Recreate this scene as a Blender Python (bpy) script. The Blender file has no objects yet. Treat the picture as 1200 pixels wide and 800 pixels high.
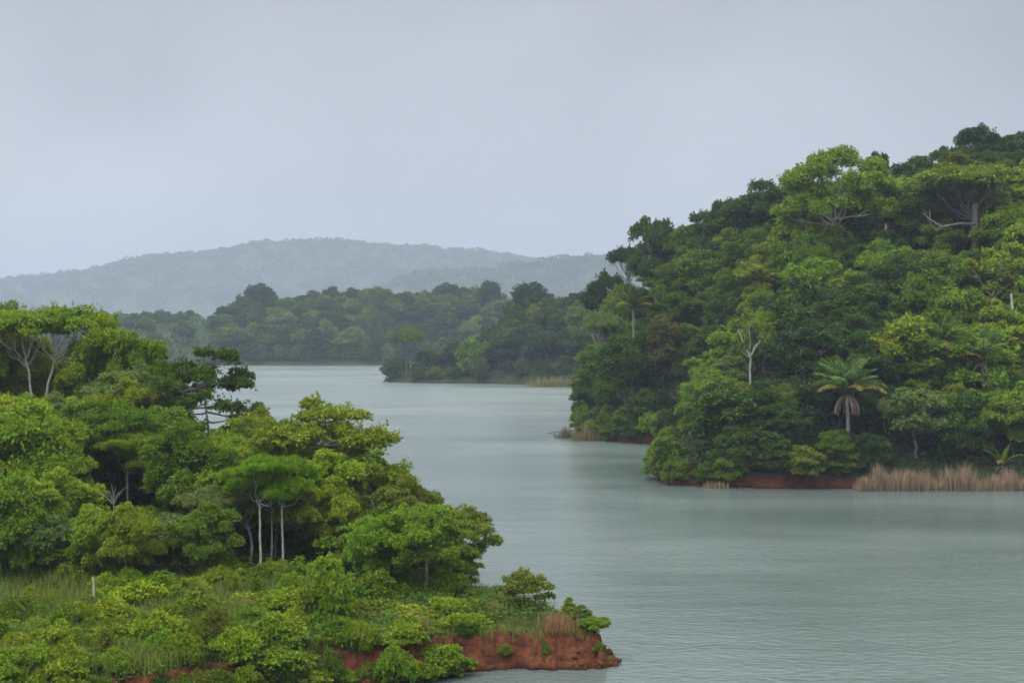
import bpy, math
import numpy as np
from mathutils import Vector

# ------------------------------------------------------------------ camera, sky, sun, exposure
scene = bpy.context.scene
COL = scene.collection
F = 1650.0            # focal length in pixels of a 1200 px wide frame
HZ = 390.0            # horizon row in that frame
CAMZ = 20.0

cam_d = bpy.data.cameras.new("camera")
cam_d.sensor_width = 36.0
cam_d.lens = 36.0 * F / 1200.0
cam_d.clip_start = 0.5
cam_d.clip_end = 30000.0
cam = bpy.data.objects.new("camera", cam_d)
COL.objects.link(cam)
cam.location = (0, 0, CAMZ)
cam.rotation_euler = (math.radians(90) - math.atan((400 - HZ) / F), 0, 0)
scene.camera = cam

SUN_EL, SUN_AZ = 55.0, -115.0     # azimuth clockwise from +Y (view direction): behind and to the left
world = bpy.data.worlds.new("World")
scene.world = world
world.use_nodes = True
nt = world.node_tree
nt.nodes.clear()
N, L = nt.nodes.new, nt.links.new
w_out = N("ShaderNodeOutputWorld")
w_bg = N("ShaderNodeBackground")
w_bg.inputs["Strength"].default_value = 0.1
sky = N("ShaderNodeTexSky")
sky.sky_type = 'NISHITA'
sky.sun_disc = False
sky.sun_elevation = math.radians(SUN_EL)
sky.sun_rotation = math.radians(SUN_AZ)
tc = N("ShaderNodeTexCoord")
sep = N("ShaderNodeSeparateXYZ")
L(tc.outputs["Generated"], sep.inputs[0])
ramp = N("ShaderNodeValToRGB")             # the overcast deck: dull near the horizon, brighter overhead
L(sep.outputs["Z"], ramp.inputs[0])
cr = ramp.color_ramp
SKY_K = 1.0
cr.elements[0].position = 0.0
cr.elements[0].color = (0.41, 0.43, 0.452, 1)
cr.elements[1].position = 1.0
cr.elements[1].color = (2.8, 2.85, 2.8, 1)
for p, c in ((0.10, (0.385, 0.402, 0.43, 1)), (0.24, (0.348, 0.358, 0.398, 1)), (0.50, (1.2, 1.24, 1.28, 1))):
    e = cr.elements.new(p)
    e.color = c
mp = N("ShaderNodeMapping")
mp.inputs["Scale"].default_value = (1.0, 1.0, 1.5)
mp.inputs["Location"].default_value = (1.35, 0.2, 0.4)
L(tc.outputs["Generated"], mp.inputs[0])
no = N("ShaderNodeTexNoise")
no.inputs["Scale"].default_value = 4.2
no.inputs["Detail"].default_value = 5.0
no.inputs["Roughness"].default_value = 0.42
no.inputs["Distortion"].default_value = 0.3
L(mp.outputs[0], no.inputs["Vector"])
mr = N("ShaderNodeMapRange")
mr.inputs["From Min"].default_value = 0.3
mr.inputs["From Max"].default_value = 0.7
mr.inputs["To Min"].default_value = 9.1
mr.inputs["To Max"].default_value = 11.9
L(no.outputs["Fac"], mr.inputs["Value"])
vm = N("ShaderNodeVectorMath")
vm.operation = 'SCALE'
L(ramp.outputs["Color"], vm.inputs[0])
side = N("ShaderNodeMath")                  # the deck is thinner, so brighter, towards the left
side.operation = 'MULTIPLY_ADD'
L(sep.outputs["X"], side.inputs[0])
side.inputs[1].default_value = -0.22
side.inputs[2].default_value = 1.0
sm = N("ShaderNodeMath")
sm.operation = 'MULTIPLY'
L(mr.outputs[0], sm.inputs[0])
L(side.outputs[0], sm.inputs[1])
L(sm.outputs[0], vm.inputs["Scale"])
mix = N("ShaderNodeMix")
mix.data_type = 'RGBA'
mix.inputs["Factor"].default_value = 0.93
L(sky.outputs["Color"], mix.inputs["A"])
L(vm.outputs[0], mix.inputs["B"])
L(mix.outputs["Result"], w_bg.inputs["Color"])
L(w_bg.outputs[0], w_out.inputs[0])

sun_d = bpy.data.lights.new("sun", 'SUN')
sun_d.energy = 1.5
sun_d.angle = math.radians(12)
sun_d.color = (1.0, 0.95, 0.86)
sun = bpy.data.objects.new("sun", sun_d)
COL.objects.link(sun)
a, e_ = math.radians(SUN_AZ), math.radians(SUN_EL)
sdir = Vector((math.sin(a) * math.cos(e_), math.cos(a) * math.cos(e_), math.sin(e_)))
sun.rotation_euler = (-sdir).to_track_quat('-Z', 'Y').to_euler()

vs = scene.view_settings
vs.view_transform = 'Standard'
vs.look = 'None'
vs.exposure = 0.5
vs.gamma = 1.0
vs.use_curve_mapping = False
cy = scene.cycles
cy.max_bounces = 6
cy.diffuse_bounces = 3
cy.glossy_bounces = 2
cy.transmission_bounces = 3
cy.volume_bounces = 2
cy.transparent_max_bounces = 8
cy.use_denoising = True
cy.sample_clamp_indirect = 4.0
cy.filter_width = 1.7
cy.caustics_reflective = False
cy.caustics_refractive = False

# ------------------------------------------------------------------ helpers
def px_of(x, y, z):
    return 600 + F * x / y, HZ + F * (CAMZ - z) / y

def unit(v):
    return v / np.maximum(np.linalg.norm(v, axis=-1, keepdims=True), 1e-9)

def mesh_from(name, verts, quads, mat, mat_idx=None, smooth=False):
    """verts (n,3), quads (m,4) int; triangles repeat the last index with -1"""
    me = bpy.data.meshes.new(name)
    verts = np.asarray(verts, dtype=np.float32)
    quads = np.asarray(quads, dtype=np.int32)
    k = quads.shape[1]
    me.vertices.add(len(verts))
    me.vertices.foreach_set("co", verts.ravel())
    me.loops.add(quads.size)
    me.loops.foreach_set("vertex_index", quads.ravel())
    me.polygons.add(len(quads))
    me.polygons.foreach_set("loop_start", np.arange(0, quads.size, k, dtype=np.int32))
    me.polygons.foreach_set("loop_total", np.full(len(quads), k, dtype=np.int32))
    for m in (mat if isinstance(mat, (list, tuple)) else [mat]):
        me.materials.append(m)
    if mat_idx is not None:
        me.polygons.foreach_set("material_index", np.asarray(mat_idx, dtype=np.int32))
    me.polygons.foreach_set("use_smooth", np.full(len(quads), smooth, dtype=bool))
    me.update(calc_edges=True)
    me.validate()
    return me

def mesh_obj(name, me, parent=None, color=None, loc=None):
    o = bpy.data.objects.new(name, me)
    COL.objects.link(o)
    if parent is not None:
        o.parent = parent
    if color is not None:
        o.color = (color[0], color[1], color[2], 1)
    if loc is not None:
        o.location = loc
    return o

def tag(o, label=None, cat=None, group=None, kind=None):
    if label: o["label"] = label
    if cat: o["category"] = cat
    if group: o["group"] = group
    if kind: o["kind"] = kind
    return o

def vnoise(x, y, seed=0):
    """smooth value noise in [-1, 1]"""
    xi, yi = np.floor(x).astype(np.int64), np.floor(y).astype(np.int64)
    xf, yf = x - xi, y - yi
    u, v = xf * xf * (3 - 2 * xf), yf * yf * (3 - 2 * yf)
    def h(a, b):
        n = (a * 374761393 + b * 668265263 + seed * 1442695041) & 0xFFFFFFFF
        n = ((n ^ (n >> 13)) * 1274126177) & 0xFFFFFFFF
        return ((n ^ (n >> 16)) & 0xFFFF) / 32767.5 - 1
    return (h(xi, yi) * (1 - u) + h(xi + 1, yi) * u) * (1 - v) + (h(xi, yi + 1) * (1 - u) + h(xi + 1, yi + 1) * u) * v

def fbm(x, y, seed=0, octaves=4):
    s, a_ = 0, 1.0
    for k in range(octaves):
        s = s + a_ * vnoise(x * 2 ** k, y * 2 ** k, seed + k * 17)
        a_ *= 0.5
    return s / 1.6

# ------------------------------------------------------------------ materials
def new_mat(name):
    m = bpy.data.materials.new(name)
    m.use_nodes = True
    t = m.node_tree
    t.nodes.clear()
    out = t.nodes.new("ShaderNodeOutputMaterial")
    return m, t, out

def leaf_material(name, translucency=0.24, spread=0.35, scale=0.9, fixed=None):
    """leaf colour = the plant's own tint with patches and leaf-to-leaf variation"""
    m, t, out = new_mat(name)
    n, l = t.nodes.new, t.links.new
    info = n("ShaderNodeObjectInfo")
    geo = n("ShaderNodeNewGeometry")
    tcn = n("ShaderNodeTexCoord")
    nz = n("ShaderNodeTexNoise")
    nz.inputs["Scale"].default_value = scale
    nz.inputs["Detail"].default_value = 2.0
    l(tcn.outputs["Object"], nz.inputs["Vector"])
    hsv = n("ShaderNodeHueSaturation")
    # hue from noise patches, value from leaf random
    mh = n("ShaderNodeMapRange")
    mh.inputs["From Min"].default_value = 0.3; mh.inputs["From Max"].default_value = 0.7
    mh.inputs["To Min"].default_value = 0.475; mh.inputs["To Max"].default_value = 0.52
    l(nz.outputs["Fac"], mh.inputs["Value"])
    mv = n("ShaderNodeMapRange")
    mv.inputs["To Min"].default_value = 1.0 - spread; mv.inputs["To Max"].default_value = 1.0 + spread * 1.3
    l(geo.outputs["Random Per Island"], mv.inputs["Value"])
    l(mh.outputs[0], hsv.inputs["Hue"])
    l(mv.outputs[0], hsv.inputs["Value"])
    hsv.inputs["Saturation"].default_value = 1.0
    if fixed:
        hsv.inputs["Color"].default_value = (*fixed, 1)
    else:
        l(info.outputs["Color"], hsv.inputs["Color"])
    p = n("ShaderNodeBsdfPrincipled")
    p.inputs["Roughness"].default_value = 0.55
    p.inputs["Specular IOR Level"].default_value = 0.12
    l(hsv.outputs[0], p.inputs["Base Color"])
    tr = n("ShaderNodeBsdfTranslucent")
    tint = n("ShaderNodeMix"); tint.data_type = 'RGBA'; tint.blend_type = 'MULTIPLY'
    tint.inputs["Factor"].default_value = 1.0
    tint.inputs["B"].default_value = (1.5, 1.5, 0.6, 1)
    l(hsv.outputs[0], tint.inputs["A"])
    l(tint.outputs["Result"], tr.inputs["Color"])
    mx = n("ShaderNodeMixShader")
    mx.inputs[0].default_value = translucency
    l(p.outputs[0], mx.inputs[1]); l(tr.outputs[0], mx.inputs[2])
    l(mx.outputs[0], out.inputs["Surface"])
    return m

def bark_material(name, fixed=None):
    m, t, out = new_mat(name)
    n, l = t.nodes.new, t.links.new
    info = n("ShaderNodeObjectInfo")
    tcn = n("ShaderNodeTexCoord")
    mpn = n("ShaderNodeMapping"); mpn.inputs["Scale"].default_value = (3, 3, 0.8)
    l(tcn.outputs["Object"], mpn.inputs[0])
    nz = n("ShaderNodeTexNoise"); nz.inputs["Scale"].default_value = 2.0; nz.inputs["Detail"].default_value = 4
    l(mpn.outputs[0], nz.inputs["Vector"])
    mr_ = n("ShaderNodeMapRange"); mr_.inputs["From Min"].default_value = 0.3; mr_.inputs["From Max"].default_value = 0.7
    mr_.inputs["To Min"].default_value = 0.55; mr_.inputs["To Max"].default_value = 1.15
    l(nz.outputs["Fac"], mr_.inputs["Value"])
    v = n("ShaderNodeVectorMath"); v.operation = 'SCALE'
    if fixed:
        v.inputs[0].default_value = fixed
    else:
        l(info.outputs["Color"], v.inputs[0])
    l(mr_.outputs[0], v.inputs["Scale"])
    p = n("ShaderNodeBsdfPrincipled"); p.inputs["Roughness"].default_value = 0.85
    p.inputs["Specular IOR Level"].default_value = 0.15
    l(v.outputs[0], p.inputs["Base Color"])
    l(p.outputs[0], out.inputs["Surface"])
    return m

def ground_material(name, flat_a, flat_b, earth_a, earth_b, z_lo=0.70, z_hi=0.86):
    m, t, out = new_mat(name)
    n, l = t.nodes.new, t.links.new
    geo = n("ShaderNodeNewGeometry")
    sp = n("ShaderNodeSeparateXYZ"); l(geo.outputs["Normal"], sp.inputs[0])
    nz = n("ShaderNodeTexNoise"); nz.inputs["Scale"].default_value = 0.9; nz.inputs["Detail"].default_value = 6
    nz.inputs["Roughness"].default_value = 0.65
    l(geo.outputs["Position"], nz.inputs["Vector"])
    mpn = n("ShaderNodeMapping"); mpn.inputs["Scale"].default_value = (0.9, 0.9, 1.7); mpn.inputs["Rotation"].default_value = (0.15, 0.1, 0)
    l(geo.outputs["Position"], mpn.inputs[0])
    nz2 = n("ShaderNodeTexNoise"); nz2.inputs["Scale"].default_value = 1.0; nz2.inputs["Detail"].default_value = 7
    nz2.inputs["Roughness"].default_value = 0.7
    l(mpn.outputs[0], nz2.inputs["Vector"])
    def cramp(src, c0, c1, a_=0.35, b_=0.65):
        r = n("ShaderNodeValToRGB"); l(src, r.inputs[0])
        r.color_ramp.elements[0].position = a_; r.color_ramp.elements[0].color = (*c0, 1)
        r.color_ramp.elements[1].position = b_; r.color_ramp.elements[1].color = (*c1, 1)
        return r.outputs[0]
    flat = cramp(nz.outputs["Fac"], flat_a, flat_b)
    earth = cramp(nz2.outputs["Fac"], earth_a, earth_b)
    add = n("ShaderNodeMath"); add.operation = 'MULTIPLY_ADD'
    l(nz.outputs["Fac"], add.inputs[0]); add.inputs[1].default_value = 0.25; l(sp.outputs["Z"], add.inputs[2])
    mr_ = n("ShaderNodeMapRange"); mr_.inputs["From Min"].default_value = z_lo + 0.125; mr_.inputs["From Max"].default_value = z_hi + 0.125
    l(add.outputs[0], mr_.inputs["Value"])
    mx = n("ShaderNodeMix"); mx.data_type = 'RGBA'
    l(mr_.outputs[0], mx.inputs["Factor"]); l(earth, mx.inputs["A"]); l(flat, mx.inputs["B"])
    p = n("ShaderNodeBsdfPrincipled"); p.inputs["Roughness"].default_value = 0.95
    p.inputs["Specular IOR Level"].default_value = 0.1
    spz = n("ShaderNodeSeparateXYZ"); l(geo.outputs["Position"], spz.inputs[0])
    wz = n("ShaderNodeMath"); wz.operation = 'MULTIPLY_ADD'; wz.inputs[1].default_value = -0.35
    l(nz2.outputs["Fac"], wz.inputs[0]); l(spz.outputs["Z"], wz.inputs[2])
    wet = n("ShaderNodeMapRange"); wet.inputs["From Min"].default_value = -0.10; wet.inputs["From Max"].default_value = 0.14
    wet.inputs["To Min"].default_value = 0.38; wet.inputs["To Max"].default_value = 1.0
    l(wz.outputs[0], wet.inputs["Value"])
    wv = n("ShaderNodeVectorMath"); wv.operation = 'SCALE'
    l(mx.outputs["Result"], wv.inputs[0]); l(wet.outputs[0], wv.inputs["Scale"])
    l(wv.outputs[0], p.inputs["Base Color"])
    bp = n("ShaderNodeBump"); bp.inputs["Strength"].default_value = 0.9; bp.inputs["Distance"].default_value = 0.25
    l(nz2.outputs["Fac"], bp.inputs["Height"]); l(bp.outputs[0], p.inputs["Normal"])
    l(p.outputs[0], out.inputs["Surface"])
    return m

def water_material():
    m, t, out = new_mat("lake_water")
    n, l = t.nodes.new, t.links.new
    geo = n("ShaderNodeNewGeometry")
    def wave(sx, sy, scale, detail, rot=0.0):
        mpn = n("ShaderNodeMapping"); mpn.inputs["Scale"].default_value = (sx, sy, 1)
        mpn.inputs["Rotation"].default_value = (0, 0, rot)
        l(geo.outputs["Position"], mpn.inputs[0])
        z = n("ShaderNodeTexNoise"); z.inputs["Scale"].default_value = scale; z.inputs["Detail"].default_value = detail
        z.inputs["Roughness"].default_value = 0.55
        l(mpn.outputs[0], z.inputs["Vector"])
        return z.outputs["Fac"]
    small = wave(0.6, 1.0, 1.9, 4, 0.35)
    big = wave(0.35, 1.0, 0.22, 2, -0.1)
    patch = wave(0.35, 1.0, 0.028, 4, 0.12)
    b1 = n("ShaderNodeBump"); b1.inputs["Strength"].default_value = 1.0
    l(big, b1.inputs["Height"]); b1.inputs["Distance"].default_value = 0.10
    b2 = n("ShaderNodeBump"); b2.inputs["Distance"].default_value = 0.13
    ms = n("ShaderNodeMapRange"); ms.inputs["From Min"].default_value = 0.35; ms.inputs["From Max"].default_value = 0.65
    ms.inputs["To Min"].default_value = 0.35; ms.inputs["To Max"].default_value = 1.0
    l(patch, ms.inputs["Value"]); l(ms.outputs[0], b2.inputs["Strength"])
    l(small, b2.inputs["Height"]); l(b1.outputs[0], b2.inputs["Normal"])
    p = n("ShaderNodeBsdfPrincipled")
    p.inputs["IOR"].default_value = 1.333
    sy_ = n("ShaderNodeSeparateXYZ"); l(geo.outputs["Position"], sy_.inputs[0])
    my = n("ShaderNodeMapRange"); my.inputs["From Min"].default_value = 190; my.inputs["From Max"].default_value = 480
    my.inputs["To Min"].default_value = 0.14; my.inputs["To Max"].default_value = 0.36
    l(sy_.outputs["Y"], my.inputs["Value"])
    pm = n("ShaderNodeMath"); pm.operation = 'MULTIPLY_ADD'; pm.inputs[1].default_value = 0.35; pm.inputs[2].default_value = -0.17
    l(patch, pm.inputs[0])
    pa = n("ShaderNodeMath"); pa.operation = 'ADD'; l(pm.outputs[0], pa.inputs[0]); l(my.outputs[0], pa.inputs[1])
    l(pa.outputs[0], p.inputs["Roughness"])
    r = n("ShaderNodeValToRGB"); l(patch, r.inputs[0])
    r.color_ramp.elements[0].position = 0.35; r.color_ramp.elements[0].color = (0.070, 0.096, 0.090, 1)
    r.color_ramp.elements[1].position = 0.65; r.color_ramp.elements[1].color = (0.100, 0.128, 0.120, 1)
    l(r.outputs[0], p.inputs["Base Color"])
    l(b2.outputs[0], p.inputs["Normal"])
    l(p.outputs[0], out.inputs["Surface"])
    return m

M_LEAF = leaf_material("leaf_foliage")
M_LEAF_FAR = leaf_material("leaf_foliage_distant", 0.25, 0.3, 0.25)
M_GRASS = leaf_material("grass_blades", 0.3, 0.5, 0.35, fixed=(0.10, 0.135, 0.025))
M_BARK = bark_material("bark")
M_BARK_FAR = bark_material("bark_distant", fixed=(0.16, 0.14, 0.12))
M_GROUND_LEFT = ground_material("peninsula_soil", (0.03, 0.04, 0.012), (0.06, 0.065, 0.02), (0.030, 0.011, 0.008), (0.17, 0.056, 0.024), 0.90, 0.975)
M_GROUND_RIGHT = ground_material("hillside_soil", (0.02, 0.03, 0.01), (0.04, 0.045, 0.016), (0.04, 0.013, 0.009), (0.12, 0.036, 0.018), 0.5, 0.7)
M_GROUND_FAR = ground_material("distant_soil", (0.025, 0.04, 0.014), (0.045, 0.06, 0.02), (0.04, 0.045, 0.02), (0.06, 0.06, 0.025), 0.3, 0.5)
M_WATER = water_material()

# ------------------------------------------------------------------ land: shore polygons and heights
def signed_dist(poly, x, y):
    P = np.asarray(poly, float)
    Q = np.roll(P, -1, axis=0)
    d2 = np.full(x.shape, 1e18)
    inside = np.zeros(x.shape, bool)
    for (x0, y0), (x1, y1) in zip(P, Q):
        dx, dy = x1 - x0, y1 - y0
        tt = np.clip(((x - x0) * dx + (y - y0) * dy) / (dx * dx + dy * dy + 1e-12), 0, 1)
        d2 = np.minimum(d2, (x - x0 - tt * dx) ** 2 + (y - y0 - tt * dy) ** 2)
        if y0 != y1:
            c = ((y0 > y) != (y1 > y)) & (x < (x1 - x0) * (y - y0) / (y1 - y0) + x0)
            inside ^= c
    return np.where(inside, 1, -1) * np.sqrt(d2)

class Surface:
    """thin-plate interpolation of (x, y, z) control points"""
    def __init__(self, pts, scale):
        P = np.asarray(pts, float)
        self.s = scale
        self.xy = P[:, :2] / scale
        n = len(P)
        A = np.zeros((n + 3, n + 3))
        A[:n, :n] = self.k(self.xy[:, None, :] - self.xy[None, :, :]) + np.eye(n) * 0.02
        A[:n, n] = 1; A[:n, n + 1:] = self.xy
        A[n, :n] = 1; A[n + 1:, :n] = self.xy.T
        b = np.zeros(n + 3); b[:n] = P[:, 2]
        self.w = np.linalg.solve(A, b)
    @staticmethod
    def k(d):
        r2 = (d ** 2).sum(-1)
        return 0.5 * r2 * np.log(r2 + 1e-12)
    def __call__(self, x, y):
        x, y = np.asarray(x, float), np.asarray(y, float)
        q = np.stack([x.ravel(), y.ravel()], -1) / self.s
        n = len(self.xy)
        out = np.empty(len(q))
        for i in range(0, len(q), 8000):
            b = q[i:i + 8000]
            out[i:i + 8000] = self.k(b[:, None, :] - self.xy[None]) @ self.w[:n] + self.w[n] + b @ self.w[n + 1:]
        return out.reshape(x.shape)

def smooth(a_, b_, v):
    t_ = np.clip((v - a_) / (b_ - a_), 0, 1)
    return t_ * t_ * (3 - 2 * t_)

LEFT_POLY = [(-150, 40), (-60, 57), (-26, 70), (-16, 76.0), (-9.5, 79.2), (-5.2, 80.6), (-4.2, 82.3), (-1, 83.2), (3, 83.9), (5.6, 84.2), (6.6, 85.4),
             (5.8, 88), (4, 92), (1.0, 97), (-2.5, 103), (-5, 111), (-8, 121), (-12, 133), (-20, 147), (-34, 160), (-60, 176), (-150, 195)]
LEFT_CTRL = [(x, y, 1.9) for x, y in LEFT_POLY[2:-2]] + [(-10, 95, 2.7), (-17, 97, 2.8), (-30, 92, 2.8), (-45, 90, 3.2), (0, 90, 2.1), (-20, 112, 4.0), (-35, 115, 5.5),
             (-12, 112, 3.0), (-28, 132, 6.0), (-42, 138, 10), (-55, 140, 12), (-70, 130, 13), (-100, 130, 15), (-60, 105, 7), (-100, 80, 4), (-120, 190, 8)]
left_surf = Surface(LEFT_CTRL, 30)

def left_raw(x, y, detail=True):
    s = signed_dist(LEFT_POLY, x, y)
    if detail:
        s = s + 0.65 * fbm(x * 0.5, y * 0.5, 3, 4) + 0.34 * vnoise(x * 1.7, y * 1.7, 8) + 0.2 * vnoise(x * 4.1, y * 4.1, 9) + 0.1 * vnoise(x * 9.0, y * 9.0, 19)
    top = np.maximum(left_surf(x, y), 1.2) + 0.12 * fbm(x * 0.8, y * 0.8, 5)
    prof = 0.28 * smooth(-0.15, 0.2, s) + 0.30 * smooth(0.45, 0.7, s) + 0.42 * smooth(0.85, 1.25, s)
    if detail:
        top = top + (0.22 * fbm(x * 1.1, y * 1.1, 31) - 0.08) * (1 - smooth(1.2, 2.4, s)) * smooth(0.2, 0.6, s)
    return np.where(s > -0.5, -1.2 + (top + 1.2) * np.maximum(prof, 0) * 1.0 + (1 - prof) * 0.9 * smooth(-0.6, 0.0, s), -1.2)

RIGHT_POLY = [(220, 172), (120, 178), (65.6, 180.3), (52, 180.6), (43.7, 180), (32.8, 180), (26, 182), (20.0, 185.4), (19.4, 194), (23, 212), (27, 235), (25, 252), (19, 258),
              (14, 264), (12.0, 273), (14, 292), (18, 340), (22, 400), (27, 460), (26, 512), (22, 524), (0, 550), (-34, 559), (-50, 572), (-53.7, 579), (-50, 600), (-20, 640),
              (20, 700), (60, 780), (330, 820), (330, 168)]
RIGHT_CTRL = [(x, y, 1.1) for x, y in RIGHT_POLY[1:-2]] + [
    (105, 290, 48), (78, 285, 41), (58.7, 255, 34), (49, 290, 35.5), (37, 305, 30), (27, 322, 25), (19.5, 342, 18), (45, 220, 17), (70, 230, 25), (90, 235, 30),
    (30, 270, 13), (130, 240, 34), (150, 400, 52), (100, 360, 46), (60, 420, 30), (70, 500, 30), (14, 585, 20), (20, 566, 18), (30, 560, 22), (34, 400, 19), (42, 460, 22), (26, 330, 22), (9, 604, 25), (0, 592, 16), (-16, 582, 9), (-30, 576, 4.5),
    (60, 640, 28), (100, 720, 14), (260, 300, 60), (240, 600, 40), (50, 200, 8), (33, 205, 8), (80, 200, 9), (300, 200, 15)]
right_surf = Surface(RIGHT_CTRL, 90)

def right_raw(x, y, detail=True):
    s = signed_dist(RIGHT_POLY, x, y)
    if detail:
        s = s + 0.9 * fbm(x * 0.22, y * 0.22, 13, 4)
    top = np.maximum(right_surf(x, y), 0.9) + 0.5 * fbm(x * 0.12, y * 0.12, 15)
    prof = smooth(-0.2, 1.4, s)
    return -1.5 + (top + 1.5) * prof

FAR_POLY = [(-700, 905), (-420, 875), (-250, 868), (-120, 866), (-60, 868), (0, 872), (80, 890), (300, 900), (700, 900), (900, 1700), (-1200, 1700), (-1000, 930)]
def zt(py, d, h):
    return CAMZ + (HZ - py) * d / F - h
FAR_CTRL = [(x, y, 1.5) for x, y in FAR_POLY[:9]]
for p_, py_, d_, h_ in ((0, 362, 1200, 15), (100, 362, 1180, 14), (200, 366, 1120, 14), (255, 366, 1060, 14), (300, 342, 980, 15), (340, 343, 975, 14), (400, 337, 985, 15), (440, 336, 1000, 15),
                        (480, 339, 985, 15), (530, 334, 985, 15), (575, 332, 980, 16), (600, 352, 1000, 14), (640, 358, 1010, 14), (700, 350, 1040, 14), (900, 330, 1100, 14)):
    FAR_CTRL.append(((p_ - 600) / F * d_, d_, zt(py_, d_, h_)))
FAR_CTRL += [(-500, 1400, 30), (0, 1400, 30), (500, 1400, 40), (-350, 960, 8), (-180, 915, 14), (-60, 915, 15), (-900, 1300, 30)]
far_surf = Surface(FAR_CTRL, 200)
def far_raw(x, y, detail=True):
    s = signed_dist(FAR_POLY, x, y)
    if detail:
        s = s + 6 * fbm(x * 0.02, y * 0.02, 23)
    return -2 + (np.maximum(far_surf(x, y), 1.5) + 2) * smooth(-1, 4, s)

def grid_mesh(name, xs, ys, fn, mat):
    X, Y = np.meshgrid(xs, ys)
    Z = fn(X, Y)
    nx, ny = len(xs), len(ys)
    idx = np.arange(nx * ny).reshape(ny, nx)
    q = np.stack([idx[:-1, :-1], idx[:-1, 1:], idx[1:, 1:], idx[1:, :-1]], -1).reshape(-1, 4)
    zq = Z.ravel()[q].max(1)
    q = q[zq > -1.15]
    used, inv = np.unique(q, return_inverse=True)
    v = np.stack([X.ravel(), Y.ravel(), Z.ravel()], -1)[used]
    o = mesh_obj(name, mesh_from(name, v, inv.reshape(-1, 4), mat, smooth=True))
    return tag(o, kind="structure")

cat = np.concatenate
land_left = grid_mesh("peninsula", cat([np.arange(-140, -32, 1.5), np.arange(-32, 9, 0.17)]), cat([np.arange(44, 70, 1.2), np.arange(70, 93, 0.17), np.arange(93, 200, 1.0)]), left_raw, M_GROUND_LEFT)
land_right = grid_mesh("hillside", cat([np.arange(-62, 8, 2.0), np.arange(8, 72, 0.6), np.arange(72, 320, 4)]),
                       cat([np.arange(172, 196, 0.35), np.arange(196, 300, 1.5), np.arange(300, 800, 4)]), right_raw, M_GROUND_RIGHT)
land_far = grid_mesh("far_hill", np.arange(-900, 700, 9.0), np.arange(855, 1500, 6.0), far_raw, M_GROUND_FAR)
tag(land_left, "low peninsula with eroded red earth bank reaching into the lake")
tag(land_right, "forested hillside rising from the lake")
tag(land_far, "low hazy hill along the far shore")

# far ridges fading into the haze
def ridge(name, sky_pts, d, tree_h, width, label):
    P = np.array(sky_pts, float)
    xs = np.arange(-1.15 * d * 0.42, 1.15 * d * 0.42, d / 150.0)
    pxs = 600 + F * xs / d
    top = np.interp(pxs, P[:, 0], P[:, 1])
    crest = CAMZ + (HZ - top) * d / F - tree_h + 0.0020 * d * fbm(xs * 22 / d, xs * 0 + 3.3, int(d))
    ys = np.linspace(d - width, d + width, 60)
    def fn(X, Y):
        c = np.interp(X, xs, crest)
        t_ = np.clip(np.abs(Y - d) / width, 0, 1)
        z = c * (1 - t_ * t_ * (3 - 2 * t_)) + 0.006 * d * fbm(X * 14 / d, Y * 14 / d, int(d)) * smooth(0.03, 0.2, t_)
        return np.where(t_ > 0.98, -2, z)
    o = grid_mesh(name, xs, ys, fn, M_GROUND_FAR)
    tag(o, label)
    return fn, xs, ys

ridge_a = ridge("mountain_ridge", [(-400, 330), (0, 327), (50, 324), (110, 316), (180, 298), (250, 294), (310, 284), (400, 281), (480, 288), (560, 294), (620, 305), (700, 322), (900, 330), (1700, 320)],
                4900, 17, 850, "long pale ridge fading into haze behind the lake")
ridge_b = ridge("mountain_ridge", [(-400, 420), (380, 380), (440, 345), (470, 325), (490, 317), (560, 315), (620, 306), (680, 302), (740, 298), (900, 290), (1700, 300)],
                3700, 17, 500, "lower hazy ridge in front of the long pale one")

# lake: one sheet to the horizon
me = mesh_from("lake_water", [(-9200, -700, 0), (9200, -700, 0), (9200, 9200, 0), (-9200, 9200, 0)], [(0, 1, 2, 3)], M_WATER)
tag(mesh_obj("lake_water", me), "grey-green rippled lake water", kind="structure")
M_BED = ground_material("lake_bed", (0.05, 0.045, 0.03), (0.07, 0.06, 0.04), (0.05, 0.045, 0.03), (0.07, 0.06, 0.04))
me = mesh_from("lake_bed", [(-9300, -750, -4), (9300, -750, -4), (9300, 9300, -4), (-9300, 9300, -4)], [(0, 1, 2, 3)], M_BED)
tag(mesh_obj("lake_bed", me), "muddy ground under the lake", kind="structure")

# ------------------------------------------------------------------ haze: one even box of air round everything
m, t, out = new_mat("haze_air")
pv = t.nodes.new("ShaderNodeVolumePrincipled")
pv.inputs["Color"].default_value = (0.46, 0.52, 0.645, 1)
pv.inputs["Density"].default_value = 0.00021
pv.inputs["Density Attribute"].default_value = ""
pv.inputs["Anisotropy"].default_value = 0.0
t.links.new(pv.outputs[0], out.inputs["Volume"])
x0, x1, y0, y1, z0, z1 = -9500, 9500, -900, 9500, -5, 430
hv = [(x0, y0, z0), (x1, y0, z0), (x1, y1, z0), (x0, y1, z0), (x0, y0, z1), (x1, y0, z1), (x1, y1, z1), (x0, y1, z1)]
hq = [(0, 3, 2, 1), (4, 5, 6, 7), (0, 1, 5, 4), (1, 2, 6, 5), (2, 3, 7, 6), (3, 0, 4, 7)]
haze = tag(mesh_obj("haze", mesh_from("haze", hv, hq, m)), "thin grey-blue haze over the lake", kind="stuff")

# ------------------------------------------------------------------ plant generators (numpy)
def rnd_unit(rs, n):
    return unit(rs.normal(size=(n, 3)))

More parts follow.
